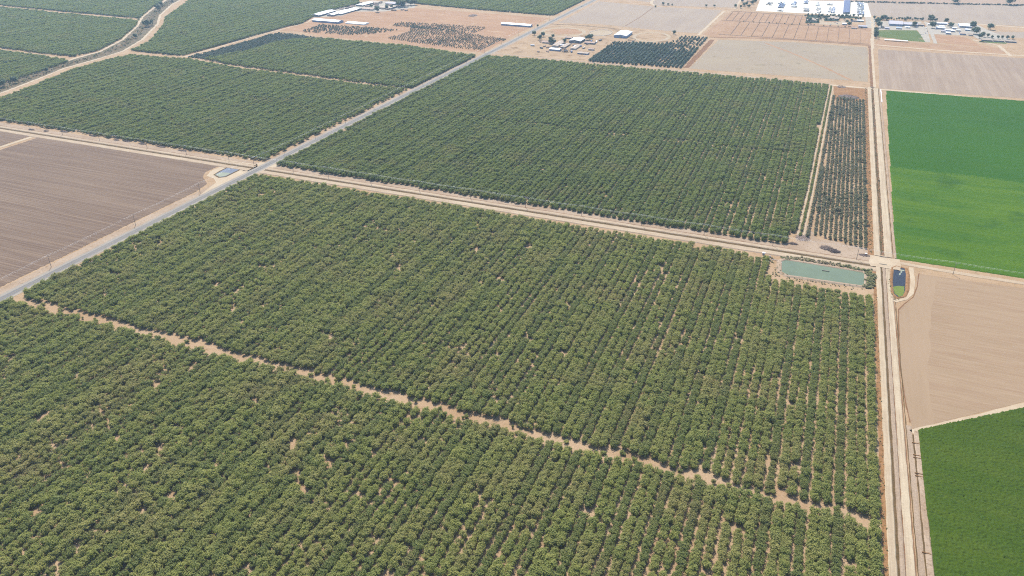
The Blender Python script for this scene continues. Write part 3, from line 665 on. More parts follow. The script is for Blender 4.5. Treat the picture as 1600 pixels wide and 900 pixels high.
# sparse young planting on the dry pasture
Sp = np.concatenate([rows(GP((604, 60), (640, 50), (640, 40), (700, 47), (790, 62), (752, 79), (700, 74), (640, 66)), 7.5, 7.5, 41, -720, .25, .10, 0, 0.70, (4, 1)),
                     rows(GP((612, 41), (625, 35), (690, 38), (760, 43), (745, 52), (690, 47)), 7.5, 7.5, 42, -720, .3, .16, 0, 0.68, (4, 1)),
                     rows(GP((468, 50), (500, 39), (560, 42), (625, 47), (575, 54), (540, 55)), 8, 7, 43, -720, .5, .14, 0, 0.84, (4, 1))])
d, ok = in_view(Sp); order = np.argsort(np.where(ok, d, 1e9)); near = set(order[:300].tolist())
for i in order[:300]:
    plant('pasture_tree', PG, Sp[i], 'small bushy tree in the open rows on the dry pasture', 'tree', 'open rows of bushy trees on the dry pasture', False)
scatter('open_tree_rows', 'open rows of bushy young trees spread over the dry pasture', Sp[[i for i in range(len(Sp)) if i not in near]], CG)

# weeds on pond banks, ditches and verges (uncountable)
def weeds(name, label, polyline_px, width, dens, s0, s1, seed, xy=None):
    r = random.Random(seed); T = []
    for q, n in path_frames(xy or GP(*polyline_px), 2.0):
        for _ in range(dens):
            if r.random() < .35: continue
            o = r.uniform(-width, width) / 2; s = r.uniform(s0, s1)
            T.append((q.x + n.x * o + r.uniform(-1, 1), q.y + n.y * o + r.uniform(-1, 1), r.randrange(3), r.uniform(0, 6.28), s, s * r.uniform(.6, 1.3)))
    return scatter(name, label, T, CB)
weeds('bank_weeds', 'brown green weeds along the far bank of the reservoir', [(1222, 404), (1250, 405), (1300, 413), (1348, 422)], 7, 7, .7, 1.6, 1)
weeds('bank_weeds', 'green weeds thick on the end bank of the reservoir', [(1354, 422), (1360, 430), (1360, 444), (1355, 450)], 8, 9, .9, 1.9, 2)
weeds('bank_weeds', 'rusty weeds along the near bank of the reservoir', [(1218, 430), (1240, 436), (1290, 444), (1350, 451)], 9, 3, .4, .9, 3)
weeds('bank_weeds', 'weeds on the pump side bank of the reservoir', [(1196, 400), (1212, 410), (1216, 420), (1212, 432)], 8, 2, .5, 1.2, 4)
weeds('bank_weeds', 'dry weeds around the small dark pond', [(1392, 416), (1391, 440), (1394, 466), (1405, 469)], 3, 2, .4, .8, 5)
weeds('ditch_weeds', 'weeds lining the ditch along the straight canal road', None, 3.0, 1, .2, .5, 6, [(-686, 796.6), (86, 796.6)])
weeds('ditch_weeds', 'weeds lining the ditch beside the plowed field', None, 3.0, 1, .2, .55, 7, [(-1300, 796.6), (-712, 796.6)])
weeds('verge_weeds', 'rust brown weeds on the strip beside the small trees', None, 4.0, 2, .3, .8, 8, [(87.6, 830), (87.6, 1580)])
weeds('verge_weeds', 'low weeds on the strip beside the last orchard row', None, 2.0, 1, .25, .6, 9, [(90.5, 340), (90.5, 735)])
weeds('ditch_weeds', 'weeds in the dry ditch between the canal roads', None, 2.6, 2, .3, .7, 10, [(99.3, 835), (99.3, 1585)])
weeds('creek_weeds', 'scrub in the creek between two pale tracks', [((a[0] + b[0]) / 2, (a[1] + b[1]) / 2) for a, b in zip(lt, rt)], 20, 1, 1.0, 2.6, 11)

# ------------------------------------------------------------------ brush heaps
def heap(name, label, px, py, lx, ly, h, n, mat, seed, rz=0.0):
    r = random.Random(seed); x, y = G(px, py); mb = MB(); N = 14
    core = []
    for i in range(6):
        a = i / 5; rr = math.cos(a * 1.45)
        core.append([(math.cos(t) * lx * rr * .9 * r.uniform(.8, 1.15), math.sin(t) * ly * rr * .9 * r.uniform(.8, 1.15), max(-.05, h * math.sin(a * 1.5) * r.uniform(.75, 1.0) * .85 - .05)) for t in [2 * math.pi * k / N for k in range(N)]])
    vs = [p for ring in core for p in ring]
    mb.add(vs, [(i * N + k, i * N + (k + 1) % N, (i + 1) * N + (k + 1) % N, (i + 1) * N + k) for i in range(5) for k in range(N)] + [tuple(range(5 * N, 6 * N))])
    for i in range(n):
        t = r.uniform(0, 6.28); q = math.sqrt(r.random()); z = h * (1 - q * q) * r.uniform(.6, 1.05)
        c = Vector((math.cos(t) * q * lx, math.sin(t) * q * ly, z)); d = Vector((r.gauss(0, 1), r.gauss(0, 1), r.gauss(0, .4))).normalized() * r.uniform(.6, 2.2)
        mb.tube(c - d, c + d, r.uniform(.06, .2), .04, 4)
    o = mb.build(name, M[mat]); o.location = (x, y, 0); o.rotation_euler = (0, 0, rz); tag(o, label, 'brush heap'); return o
heap('brush_heap', 'grey heap of cut branches on the pale clearing by the canal road', 1291, 388, 7.0, 5.5, 2.6, 260, 'stick', 1)
heap('brush_heap', 'dark lobe of piled branches joined to the grey heap by the canal road', 1304, 393, 6.0, 4.6, 2.4, 220, 'stick_d', 2)
heap('brush_heap', 'low spread of pale brush beside the orchard corner clearing', 1254, 372, 8.5, 9.0, 1.3, 160, 'stick', 3)
heap('brush_heap', 'small rusty brush heap at the orchard edge by the clearing', 1239, 381, 5.0, 3.0, 1.4, 110, 'stick_d', 4)
heap('brush_heap', 'wide brown brush heap at the top of the small tree rows', 1326, 152, 19, 17, 3.2, 420, 'stick_d', 5)
heap('brush_heap', 'grey branch heap by the farm track above the small tree rows', 1314, 136, 8, 8, 2.5, 160, 'stick', 6)
heap('brush_heap', 'rubble and branches beside the utility pole at the canal crossing', 1350, 399, 6, 3, 1.0, 90, 'stick_d', 7)
heap('brush_heap', 'round heap of grey debris on the far dry pasture', 739, 24.5, 12, 20, 3.0, 160, 'stick_d', 8)
for i, (px, py, lx) in enumerate([(49, 203, 6), (72, 205, 5), (100, 206, 9), (146, 212.5, 9), (182, 219, 5), (198, 221, 7), (222, 225, 8), (252, 229.5, 9), (285, 235.5, 9)]):
    o = heap('brush_clump', 'dark clump of cut brush lying along the ditch road by the plowed field', px, py, lx, 2.6, 1.6, 70, 'stick_d', 20 + i)
    o["group"] = 'brush clumps along the ditch road'

# ------------------------------------------------------------------ utility poles and wires
def pole_meshes(hh):
    a = MB(); a.tube((0, 0, -.3), (0, 0, hh), 0.26, 0.16, 8)
    b = MB(); b.box(-1.5, 1.5, -.10, .10, hh - .75, hh - .50)
    i_ = MB(); i_.tube((0, 0, 0), (0, 0, .35), .09, .06, 6)
    br = MB(); br.tube((-.75, .14, hh - .65), (0, .14, hh - 1.5), .04, .04, 4); br.tube((.75, .14, hh - .65), (0, .14, hh - 1.5), .04, .04, 4)
    return [mesh('pole', a.v, a.f), mesh('crossarm', b.v, b.f), mesh('insulator', i_.v, i_.f), mesh('brace', br.v, br.f)]
PH = 13.5; PM = pole_meshes(PH)
for m_, k in zip(PM, ('wood', 'wood', 'glassy', 'wood')): m_.materials.append(M[k])
def pole(x, y, rz, label, group):
    e = empty('utility_pole', (x, y, 0), rz); tag(e, label, 'utility pole', group)
    link('pole', PM[0], e); link('crossarm', PM[1], e); link('brace', PM[3], e)
    for dx in (-1.35, 0.0, 1.35):
        o = link('insulator', PM[2], e); o.location = (dx, 0, PH - .5 if dx else PH)
    return e
def wire(pts, off, z, label, group, sag=0.9, rad=0.032):
    mb = MB()
    for (a, b) in zip(pts[:-1], pts[1:]):
        prev = None
        for k in range(9):
            t = k / 8; p = Vector((a[0] + (b[0] - a[0]) * t + off[0], a[1] + (b[1] - a[1]) * t + off[1], z - 4 * sag * t * (1 - t)))
            if prev is not None: mb.tube(prev, p, rad, rad, 4)
            prev = p
    tag(mb.build('power_line', M['wire']), label, 'wire', group)
PYY = 807.5
xs1 = [-647, -590, -524, -452, -379, -305, -233, -160, -88, -13, 73, 165, 255]
L1 = [(x, PYY) for x in xs1]
for x in xs1[:-1]:
    if x in (73,): pole(x, PYY - 1, R(90), 'wooden utility pole beside the grey branch heap at the canal crossing', 'poles along the straight canal road')
    elif x in (165,): pole(x, PYY - 1, R(90), 'wooden utility pole between the green crop and the bare field', 'poles along the straight canal road')
    else: pole(x, PYY, R(90), 'wooden utility pole along the canal road between the two orchard blocks', 'poles along the straight canal road')
xs2 = [-1320, -1232, -1150, -1079, -1002, -908, -834, -757]
for x in xs2: pole(x, PYY + 1, R(90), 'wooden utility pole along the ditch road above the plowed field', 'poles along the ditch road')
for off in (-1.35, 1.35):
    wire([(x, PYY) for x in xs2] + L1, (0, off), PH - .12, 'thin overhead wire strung along the canal road poles', 'wires along the canal road')
wire([(x, PYY) for x in xs2] + L1, (0, 0), PH + .35, 'thin overhead wire strung along the canal road poles', 'wires along the canal road')
ys3 = [365, 475, 589, 696, 803]
for y in ys3[1:]: pole(RX - 12.5, y, 0, 'wooden utility pole between the plowed field and the paved road', 'poles beside the plowed field')
ys4 = [867, 945, 1030, 1120, 1210, 1300, 1400, 1500, 1600, 1700, 1810, 1920, 2040]
for y in ys4: pole(RX - 9.5, y, 0, 'wooden utility pole along the paved road beyond the ditch crossing', 'poles along the far paved road')
for off in (-1.35, 0, 1.35):
    wire([(RX - 12.5, y) for y in ys3] + [(RX - 9.5, y) for y in ys4], (off, 0), PH - (.12 if off else -.35), 'thin overhead wire following the paved road', 'wires along the paved road', rad=.026)

# ------------------------------------------------------------------ buildings
def barn(name, label, cat, px, py, wx, dy, h, rise, axis='x', wall='wall_w', roof='white_roof', rz=0.0, doors=1, wins=2, openf=False, over=0.7, cx='l', rdoor=True):
    """px,py: front corner (west unless cx='r') on the ground; wx along x, dy along y; axis = ridge direction"""
    x, y = G(px, py)
    if cx == 'r': x -= wx
    e = empty(name, (x + wx / 2, y + dy / 2, 0), rz); tag(e, label, cat)
    L, W = (wx, dy) if axis == 'x' else (dy, wx)
    rot = Matrix.Identity(4) if axis == 'x' else Matrix.Rotation(R(90), 4, 'Z')
    def put(mb, nm, mt, par):
        mb.v = [tuple(rot @ Vector(p)) for p in mb.v]; return mb.build(nm, M[mt], par)
    b = MB(); t_ = 0.25
    prof = [(-W / 2, 0), (W / 2, 0), (W / 2, h), (0, h + rise), (-W / 2, h)]
    if openf:
        b.prism(prof, -L / 2, -L / 2 + t_); b.prism(prof, L / 2 - t_, L / 2)
        b.box(-L / 2 + t_, L / 2 - t_, W / 2 - t_, W / 2 - .01, 0, h - .02)
        for k in range(1, max(2, int(L / 8))):
            q = -L / 2 + L * k / max(2, int(L / 8)); b.box(q - .15, q + .15, -W / 2, -W / 2 + .3, 0, h - .02)
    else: b.prism(prof, -L / 2, L / 2)
    wl = put(b, 'wall', wall, e)
    r = MB(); th = 0.22; k = rise / (W / 2)
    for s in (-1, 1):
        yo = s * (W / 2 + over); zo = h - over * k
        r.add([(-L / 2 - over, 0, h + rise + .03), (L / 2 + over, 0, h + rise + .03), (L / 2 + over, yo, zo + .03), (-L / 2 - over, yo, zo + .03),
               (-L / 2 - over, 0, h + rise + th + .03), (L / 2 + over, 0, h + rise + th + .03), (L / 2 + over, yo, zo + th + .03), (-L / 2 - over, yo, zo + th + .03)],
              [(0, 1, 2, 3), (4, 7, 6, 5), (0, 4, 5, 1), (1, 5, 6, 2), (2, 6, 7, 3), (3, 7, 4, 0)])
    rf = put(r, 'roof', roof, e)
    cp = MB(); cp.box(-L / 2 - over, L / 2 + over, -.35, .35, h + rise + th - .05, h + rise + th + .14); put(cp, 'ridge_cap', roof, rf)
    if not openf:
        # openings on the side that faces the camera (-y)
        if axis == 'x':
            for i in range(doors):
                q = -L / 2 + L * (i + .5) / max(doors, 1); dm = MB(); dw = min(3.6, L * .16); dm.box(q - dw / 2, q + dw / 2, -W / 2 - .06, -W / 2 + .02, 0.02, min(h * .82, 3.8)); put(dm, 'door', 'door', e)
            for i in range(wins):
                q = -L / 2 + L * (i + .22) / wins; wm = MB(); wm.box(q - .8, q + .8, -W / 2 - .05, -W / 2 + .02, h * .42, h * .78); put(wm, 'window', 'win', e)
        else:
            dm = MB(); dw = min(5.0, W * .35); dm.box(-L / 2 - .06, -L / 2 + .02, -dw / 2, dw / 2, 0.02, min(h * .85, 4.2)); put(dm, 'door', 'door', e)
            for i in range(wins):
                q = -L / 2 + L * (i + .5) / wins; wm = MB(); wm.box(q - .8, q + .8, -W / 2 - .05, -W / 2 + .02, h * .42, h * .78); put(wm, 'window', 'win', e)
    return e
# farmyard
barn('riding_arena', 'large pale roofed riding arena with dark blue shade put into its wall colour', 'arena', 959, 58.5, 31, 62, 5.5, 2.4, 'y', 'wall_b', 'grey_roof', openf=False, wins=6)  # walls are closed; dark blue colour stands for shade under an open front
barn('barn', 'grey roofed barn with dark front in the middle of the farmyard', 'barn', 889, 66.5, 28, 40, 5.0, 2.0, 'y', 'wall_d', 'grey_roof')
barn('shed', 'long pale roofed stable shed beside a rounded tree in the farmyard', 'shed', 862, 73.5, 14, 60, 3.4, 1.0, 'y', 'wall_t', 'tan_roof')
barn('shed', 'white roofed shed at the front of the farmyard', 'shed', 858, 79, 24, 16, 3.6, 1.0, 'x', 'wall_b', 'white_roof')
barn('shed', 'pale narrow stable row behind the oval pens', 'shed', 875.5, 75.5, 10, 44, 3.0, .8, 'y', 'wall_d', 'tan_roof')
barn('shed', 'second pale stable row beside the narrow one', 'shed', 891, 77.5, 12, 44, 2.8, .8, 'y', 'wall_t', 'tan_roof')
barn('shed', 'flat pale shed by the grove corner of the farmyard', 'shed', 902, 84.5, 24, 14, 2.8, .7, 'x', 'wall_b', 'tan_roof')
barn('shed', 'brown shed right behind the grey roofed barn', 'shed', 913, 68.5, 24, 14, 3.2, 1.2, 'x', 'wall_d', 'brown_roof')
barn('house', 'low ranch house among shade trees at the farmyard entrance', 'house', 847, 67.5, 26, 14, 3.0, 2.0, 'x', 'wall_t', 'brown_roof')
barn('shed', 'tiny shed with rusty roof near the grove edge', 'shed', 919, 78.5, 12, 10, 3.0, 1.0, 'x', 'wall_t', 'brown_roof')
barn('shed', 'dark gabled shed behind the farm barn', 'shed', 883, 60.5, 16, 12, 3.0, 1.2, 'x', 'wall_d', 'brown_roof')
# dairy and barns beyond the dry pasture
barn('long_barn', 'long white roofed barn with blue shade put into its side colour beyond dark trees', 'barn', 488, 34, 82, 26, 4.6, 2.6, 'x', 'wall_b', 'white_roof', doors=0, wins=8)
barn('long_barn', 'pale low roofed shed continuing the long white barn', 'barn', 540, 37.0, 58, 24, 2.2, 1.5, 'x', 'wall_w', 'white_roof', doors=0, wins=0)
barn('long_barn', 'white poultry barn with blue grey shade in its wall colour near the paved road', 'barn', 783, 39.5, 82, 17, 4.2, 2.4, 'x', 'wall_b', 'white_roof', doors=2, wins=7)
barn('feed_shed', 'broad white feed shed at the orchard corner of the dairy', 'shed', 486, 25.5, 26, 84, 4.5, 2.0, 'y', 'wall_d', 'white_roof')
barn('feed_shed', 'second white feed shed with a dark side along the dairy lane', 'shed', 511, 25.0, 20, 90, 4.0, 1.6, 'y', 'wall_d', 'white_roof')
barn('feed_shed', 'narrow dark shed at the pasture edge of the dairy', 'shed', 526, 23.4, 14, 95, 3.4, 1.2, 'y', 'wall_d', 'grey_roof')
barn('shed', 'pale dairy shed beside round shade tree', 'shed', 592, 13.5, 40, 36, 3.6, 1.2, 'x', 'wall_d', 'tan_roof')
barn('shed', 'white roofed dairy shed near the far orchard edge', 'shed', 556, 9.5, 24, 60, 3.6, 1.4, 'y', 'wall_d', 'white_roof')
barn('shed', 'brown roofed dairy shed under dark trees', 'shed', 566, 15.5, 34, 24, 3.6, 1.4, 'x', 'wall_t', 'brown_roof')
barn('shed', 'small pale milking shed between the dairy trees', 'shed', 622, 11.5, 26, 18, 3.6, 1.4, 'x', 'wall_t', 'tan_roof')
barn('shed', 'grey hay shed in the middle of the dairy yard', 'shed', 545, 16.5, 26, 30, 3.8, 1.4, 'x', 'wall_d', 'grey_roof')
barn('shed', 'dark roofed calf shed behind the milking shed', 'shed', 602, 7.0, 44, 24, 3.6, 1.4, 'x', 'wall_d', 'shingle')
barn('shed', 'tan roofed store at the back of the dairy', 'shed', 574, 5.0, 36, 30, 3.6, 1.4, 'x', 'wall_t', 'tan_roof')
sheet('dairy_yard', GP((482, 28), (520, 12), (575, 2), (650, 2), (648, 12), (600, 18), (552, 18), (534, 25)), 0.09, M['concrete'])
for k in range(34):
    px, py = random.Random(k).uniform(520, 640), random.Random(k + 50).uniform(4, 17); x, y = G(px, py); rr = random.Random(k + 9)
    m_ = MB(); L_ = rr.uniform(6, 16); m_.box(-L_ / 2, L_ / 2, -3, 3, 0, 2.2); m_.prism([(-2.4, 2.2), (2.4, 2.2), (1.2, 3.3), (-1.2, 3.3)], -L_ / 2 + .5, L_ / 2 - .5)
    o = m_.build('hay_stack', M['brown_roof' if k % 3 else 'stick']); o.location = (x, y, .1); o.rotation_euler = (0, 0, rr.choice((0, 1.57)))
    tag(o, 'brown stack of feed bales in the dairy yard' if k % 3 else 'grey stack of feed bales in the dairy yard', 'bale stack', 'brown bale stacks of the dairy' if k % 3 else 'grey bale stacks of the dairy')
for k in range(22):
    rr = random.Random(k + 300); px, py = rr.uniform(838, 935), rr.uniform(66, 82)
    if px > 925 and py > 74: continue
    x, y = G(px, py); m_ = MB(); L_ = rr.uniform(4, 9); m_.box(-L_ / 2, L_ / 2, -1.6, 1.6, 0, 1.7); m_.prism([(-1.2, 1.7), (1.2, 1.7), (.6, 2.5), (-.6, 2.5)], -L_ / 2 + .3, L_ / 2 - .3)
    o = m_.build('hay_stack', M['brown_roof']); o.location = (x, y, .06); o.rotation_euler = (0, 0, rr.uniform(0, 3)); tag(o, 'small brown stack of bales in the horse farmyard', 'bale stack', 'bale stacks of the horse farmyard')
# houses and yards beyond the paddocks
def hip(name, label, px, py, wx, dy, h, rise, roof, wall='wall_t'):
    x, y = G(px, py); e = empty(name, (x + wx / 2, y + dy / 2, 0)); tag(e, label, 'house')
    b = MB(); b.box(-wx / 2, wx / 2, -dy / 2, dy / 2, 0, h); b.box(-wx * .18, wx * .18, -dy / 2 - 4, -dy / 2, 0, h - .05); b.build('wall', M[wall], e)
    r = MB()
    def h4(x0, x1, y0, y1, z0, z1, q):
        r.add([(x0, y0, z0), (x1, y0, z0), (x1, y1, z0), (x0, y1, z0), (x0 + q, (y0 + y1) / 2, z1), (x1 - q, (y0 + y1) / 2, z1)],
              [(0, 1, 5, 4), (1, 2, 5), (2, 3, 4, 5), (3, 0, 4), (0, 3, 2, 1)])
    h4(-wx / 2 - 1, wx / 2 + 1, -dy / 2 - 1, dy / 2 + 1, h + .02, h + rise, dy * .42)
    r.add([(-wx * .2, -dy / 2 - 5, h + .03), (wx * .2, -dy / 2 - 5, h + .03), (0, -dy / 2 - 5, h + rise * .6), (-wx * .2, 0, h + .03), (wx * .2, 0, h + .03), (0, 0, h + rise * .6)],
          [(0, 1, 2), (0, 2, 5, 3), (1, 4, 5, 2)])
    rf = r.build('roof', M[roof], e); c = MB(); c.box(wx * .2, wx * .2 + 1.4, 1, 2.4, h, h + rise + 1); c.build('chimney', M[wall], rf)
    for q in (-.36, -.24, .26, .32):
        m_ = MB(); m_.box(wx * q - .9, wx * q + .9, -dy / 2 - .05, -dy / 2 + .02, 1, 2.4); m_.build('window', M['win'], e)
    d_ = MB(); d_.box(-.7, .7, -dy / 2 - 4.05, -dy / 2 - 3.9, 0.02, 2.3); d_.build('door', M['door'], e)
    return e
hip('house', 'pale roofed house with dark lawn below the white gravel lot', 1261, 33, 26, 34, 3.4, 4.0, 'tan_roof')
hip('house', 'second pale roofed house beyond the round forecourt', 1293, 30.5, 28, 34, 3.4, 4.0, 'tan_roof')
barn('shed', 'small dark blue roofed shed by the paved yard', 'shed', 1341, 43, 20, 14, 3.4, 2.0, 'x', 'wall_b', 'shingle')
barn('shed', 'grey roofed shed between house and paved yard', 'shed', 1339, 34, 16, 14, 3.2, 1.5, 'x', 'wall_d', 'grey_roof')
barn('school', 'grey shingled school hall with blue grey walls behind the lawn', 'school', 1389, 40, 32, 46, 5.0, 4.5, 'x', 'wall_b', 'shingle', wins=6)
barn('school', 'lower school wing joined beside the shingled hall', 'school', 1407.5, 40, 40, 34, 4.0, 2.6, 'x', 'wall_b', 'shingle', wins=7)
barn('school', 'pale roofed end classroom beside the parking rows', 'school', 1431, 40.5, 18, 22, 3.6, 1.6, 'x', 'wall_d', 'tan_roof')
barn('shed', 'small white pavilion in front of the school', 'shed', 1414.5, 44, 10, 10, 3.0, 1.6, 'x', 'wall_w', 'white_roof', wins=1)
barn('warehouse', 'white roofed warehouse with bright blue front wall', 'warehouse', 1499, 43, 27, 40, 4.2, 1.6, 'x', 'wall_b', 'white_roof', doors=3, wins=0)
for i, (px, py, wx, rf, lb) in enumerate([(1459, 38, 16, 'white_roof', 'small white roofed house among dark trees near the warehouse'), (1470, 38.5, 15, 'white_roof', 'white roofed shed next to the small white house'),
        (1463, 45.5, 20, 'grey_roof', 'grey roofed shed with dark front by the far yard'), (1476, 49, 18, 'white_roof', 'white topped workshop in the middle of the far yard'),
        (1478, 53.5, 10, 'white_roof', 'low white shed at the front of the far yard'), (1500, 54.5, 12, 'tan_roof', 'tan roofed shed by the yard track')]):
    barn('shed', lb, 'shed', px, py, wx, 16 + 4 * (i % 3), 3.4, 1.4, 'x', 'wall_b', rf)
XS = [(1449.5, 39.5, 9, 'white_roof'), (1467, 42.5, 12, 'white_roof'), (1480, 41, 12, 'tan_roof'), (1488, 45.5, 10, 'white_roof'), (1494, 49, 9, 'grey_roof'), (1486, 50, 8, 'white_roof'), (1470, 50.5, 10, 'shingle'), (1508, 48, 11, 'white_roof'), (1513, 56, 9, 'tan_roof'), (1330, 33.5, 13, 'tan_roof'), (1330, 45, 12, 'brown_roof'), (1316, 39, 10, 'grey_roof'), (1376, 44, 9, 'tan_roof'), (1383, 45.5, 9, 'shingle'), (1400, 45.5, 12, 'wall_b')]
for i, (px, py, wx, rf) in enumerate(XS):
    nm = {'white_roof': 'white', 'tan_roof': 'tan', 'grey_roof': 'grey', 'shingle': 'dark grey', 'brown_roof': 'brown', 'wall_b': 'blue grey'}[rf]
    o = barn('outbuilding', 'small outbuilding with %s roof among the school and yard buildings' % nm, 'outbuilding', px, py, wx, 10 + 3 * (i % 3), 3.0, 1.2, 'x', 'wall_b' if i % 2 else 'wall_t', rf, wins=2)
    o["group"] = nm + ' roofed outbuildings of the yards'
for i, px in enumerate((1533.5, 1552, 1571)):
    barn('classroom', ('pale long cottage by the green verge with dark front', 'middle long cottage behind the green verge', 'end long cottage beside the pale paved corner')[i], 'cottage', px, 64 + i * 1.1, 22, 13, 3.0, 1.4, 'x', 'wall_d', 'tan_roof', wins=3)
# solar canopy over the gravel lot
x0, y0 = G(1318, 21.5); x1, y1 = G(1313, 2)
cn = empty('solar_canopy', (x0, y0, 0)); tag(cn, 'long dark blue solar canopy standing on the white gravel lot', 'canopy')
cl = y1 - y0
for k in range(12):
    m_ = MB(); yy = cl * k / 12; m_.add([(-2, yy + .2, 3.2), (15, yy + .2, 5.0), (15, yy + cl / 12 - .2, 5.0), (-2, yy + cl / 12 - .2, 3.2), (-2, yy + .2, 3.4), (15, yy + .2, 5.2), (15, yy + cl / 12 - .2, 5.2), (-2, yy + cl / 12 - .2, 3.4)],
        [(3, 2, 1, 0), (4, 5, 6, 7), (0, 1, 5, 4), (1, 2, 6, 5), (2, 3, 7, 6), (3, 0, 4, 7)]); m_.build('panel', M['solar'], cn)
    m_ = MB(); m_.tube((6, yy + cl / 24, 0), (6, yy + cl / 24, 4.1), .2, .2, 6); m_.build('post', M['steel'], cn)
fm = MB(); fm.box(-2.6, -2.1, 0, cl, 2.9, 3.5); fm.build('gutter', M['white_roof'], cn)

# ------------------------------------------------------------------ vehicles
def trailer_mesh(c, L, W, hh, name):
    mb = MB(); mb.prism([(-W / 2, .9), (W / 2, .9), (W / 2, hh - .3), (W / 2 - .25, hh), (-W / 2 + .25, hh), (-W / 2, hh - .3)], -L / 2, L / 2, 0)
    mb.box(-L / 2 + .3, L / 2 + 1.2, -.5, .5, .6, .88, 1)
    for x in (-L * .28, -L * .12):
        for s in (-1, 1): mb.tube((x, s * (W / 2 - .35), .48), (x, s * (W / 2 - .02), .48), .48, .48, 10, 1)
    mb.box(L * .1, L * .32, -W / 2 - .03, -W / 2 + .05, 1.7, 2.4, 2)
    me = mesh(name, mb.v, mb.f, mb.m)
    for m_ in (c, M['tyre'], M['win']): me.materials.append(m_)
    return me
def car_mesh(c, L, name, pick=False):
    W = 1.85; mb = MB()
    mb.prism([(-W / 2, .3), (W / 2, .3), (W / 2, .85), (W / 2 - .1, .98), (-W / 2 + .1, .98), (-W / 2, .85)], -L / 2, L / 2, 0)
    a, b = (-.1 * L, .22 * L) if pick else (-.38 * L, .2 * L)
    mb.add([(a - .3, -W / 2 + .08, .98), (b + .5, -W / 2 + .08, .98), (b + .5, W / 2 - .08, .98), (a - .3, W / 2 - .08, .98), (a, -W / 2 + .22, 1.55), (b, -W / 2 + .22, 1.55), (b, W / 2 - .22, 1.55), (a, W / 2 - .22, 1.55)],
           [(0, 1, 5, 4), (1, 2, 6, 5), (2, 3, 7, 6), (3, 0, 4, 7)], 2)
    mb.add([(a, -W / 2 + .2, 1.56), (b, -W / 2 + .2, 1.56), (b, W / 2 - .2, 1.56), (a, W / 2 - .2, 1.56)], [(0, 1, 2, 3)], 0)
    for x in (-L * .3, L * .31):
        for s in (-1, 1): mb.tube((x, s * (W / 2 - .22), .33), (x, s * (W / 2 + .02), .33), .34, .34, 10, 1)
    me = mesh(name, mb.v, mb.f, mb.m)
    for m_ in (c, M['tyre'], M['win']): me.materials.append(m_)
    return me
PC = {k: plain(k + '_vehicle_paint', c, 0.35, var=.03) for k, c in dict(white=(.75, .75, .74), silver=(.42, .43, .44), dark=(.05, .055, .065), blue=(.06, .09, .18), red=(.25, .05, .04), tan=(.42, .36, .28)).items()}
TM = {k: trailer_mesh(PC[k], 9.5, 2.6, 3.5, k + '_trailer') for k in ('white', 'silver', 'dark', 'blue', 'tan')}
CM = {k: car_mesh(PC[k], 4.8, k + '_car', k in ('white', 'tan')) for k in PC}
vr = random.Random(4)
def vehicle(me, name, x, y, rz, label, cat, group, z=0.06):
    o = link(name, me); o.location = (x, y, z); o.rotation_euler = (0, 0, rz); tag(o, label, cat, group); return o
# parking groups on the gravel lot, read as image boxes; trailers stand in rows along x
lot = [(1197, 1205, 4, 7, 'dark'), (1215, 1226, 3, 5, 'silver'), (1215, 1224, 6, 11.5, 'blue'), (1214, 1223, 15, 16.5, 'white'), (1236, 1244, 2.5, 7, 'blue'), (1236, 1244, 8, 10.5, 'silver'),
       (1255, 1263, 1, 5, 'blue'), (1255, 1263, 11, 13, 'white'), (1255, 1263, 14.5, 17, 'dark'), (1274, 1281, 4, 8.5, 'silver'), (1275, 1282, 11.5, 15, 'silver'), (1276, 1283, 16, 19, 'dark'),
       (1292, 1300, 5, 7, 'silver'), (1293, 1297, 12, 18, 'silver'), (1298, 1304, 11.5, 19.5, 'blue')]
for (xa, xb, ya, yb, ck) in lot:
    xl, yl = G(xa, yb + 1.0); xr, _ = G(xb, yb + 1.0); _, yh = G((xa + xb) / 2, ya + 1.0)
    y = yl + 5
    while y < yh + 2:
        x = xl + 1.6
        while x < xr:
            k = ck if vr.random() < .7 else vr.choice(list(TM))
            if vr.random() > .1: vehicle(TM[k], 'parked_trailer', x, y, R(90) + vr.uniform(-.03, .03), '%s trailer parked in a cluster on the white gravel lot' % k, 'trailer', k + ' trailers on the gravel lot')
            x += 4.0 if ck != 'blue' else 3.3
        y += 17
xl, yl = G(1340, 22.5); _, yh = G(1331, 4)
y = yl
while y < yh:
    for j in range(5):
        k = vr.choice(['dark', 'dark', 'silver', 'blue'])
        if vr.random() > .15: vehicle(TM[k], 'parked_trailer', xl + j * 3.8, y, R(90), '%s trailer in the long double row beside the solar canopy' % k, 'trailer', k + ' trailers beside the canopy')
    y += 14.5
for i, (px, py, rz) in enumerate([(1439, 54, 80), (1442, 54.3, 85), (1446, 52, 85), (1448.5, 52.5, 85), (1449, 49, 85), (1443, 42, 85), (1444.5, 40.5, 85), (1446, 43.5, 85), (1447.5, 44.5, 85), (1362, 36, 0), (1366, 38, 90), (1366, 34, 90)]):
    k = vr.choice(list(CM)); x, y = G(px, py)
    vehicle(CM[k], 'parked_car', x, y, R(rz), '%s car parked on the paved yard by the school' % k, 'car', k + ' cars on the school yard', 0.13)
for i, (px, py) in enumerate([(1305, 35), (1308, 37), (1312, 34), (1298, 38.5), (1318, 31), (1320, 33)]):
    k = vr.choice(list(CM)); x, y = G(px, py)
    vehicle(CM[k], 'parked_car', x, y, vr.uniform(0, 3), '%s car parked on the forecourt of the pale roofed houses' % k, 'car', k + ' cars on the forecourt')
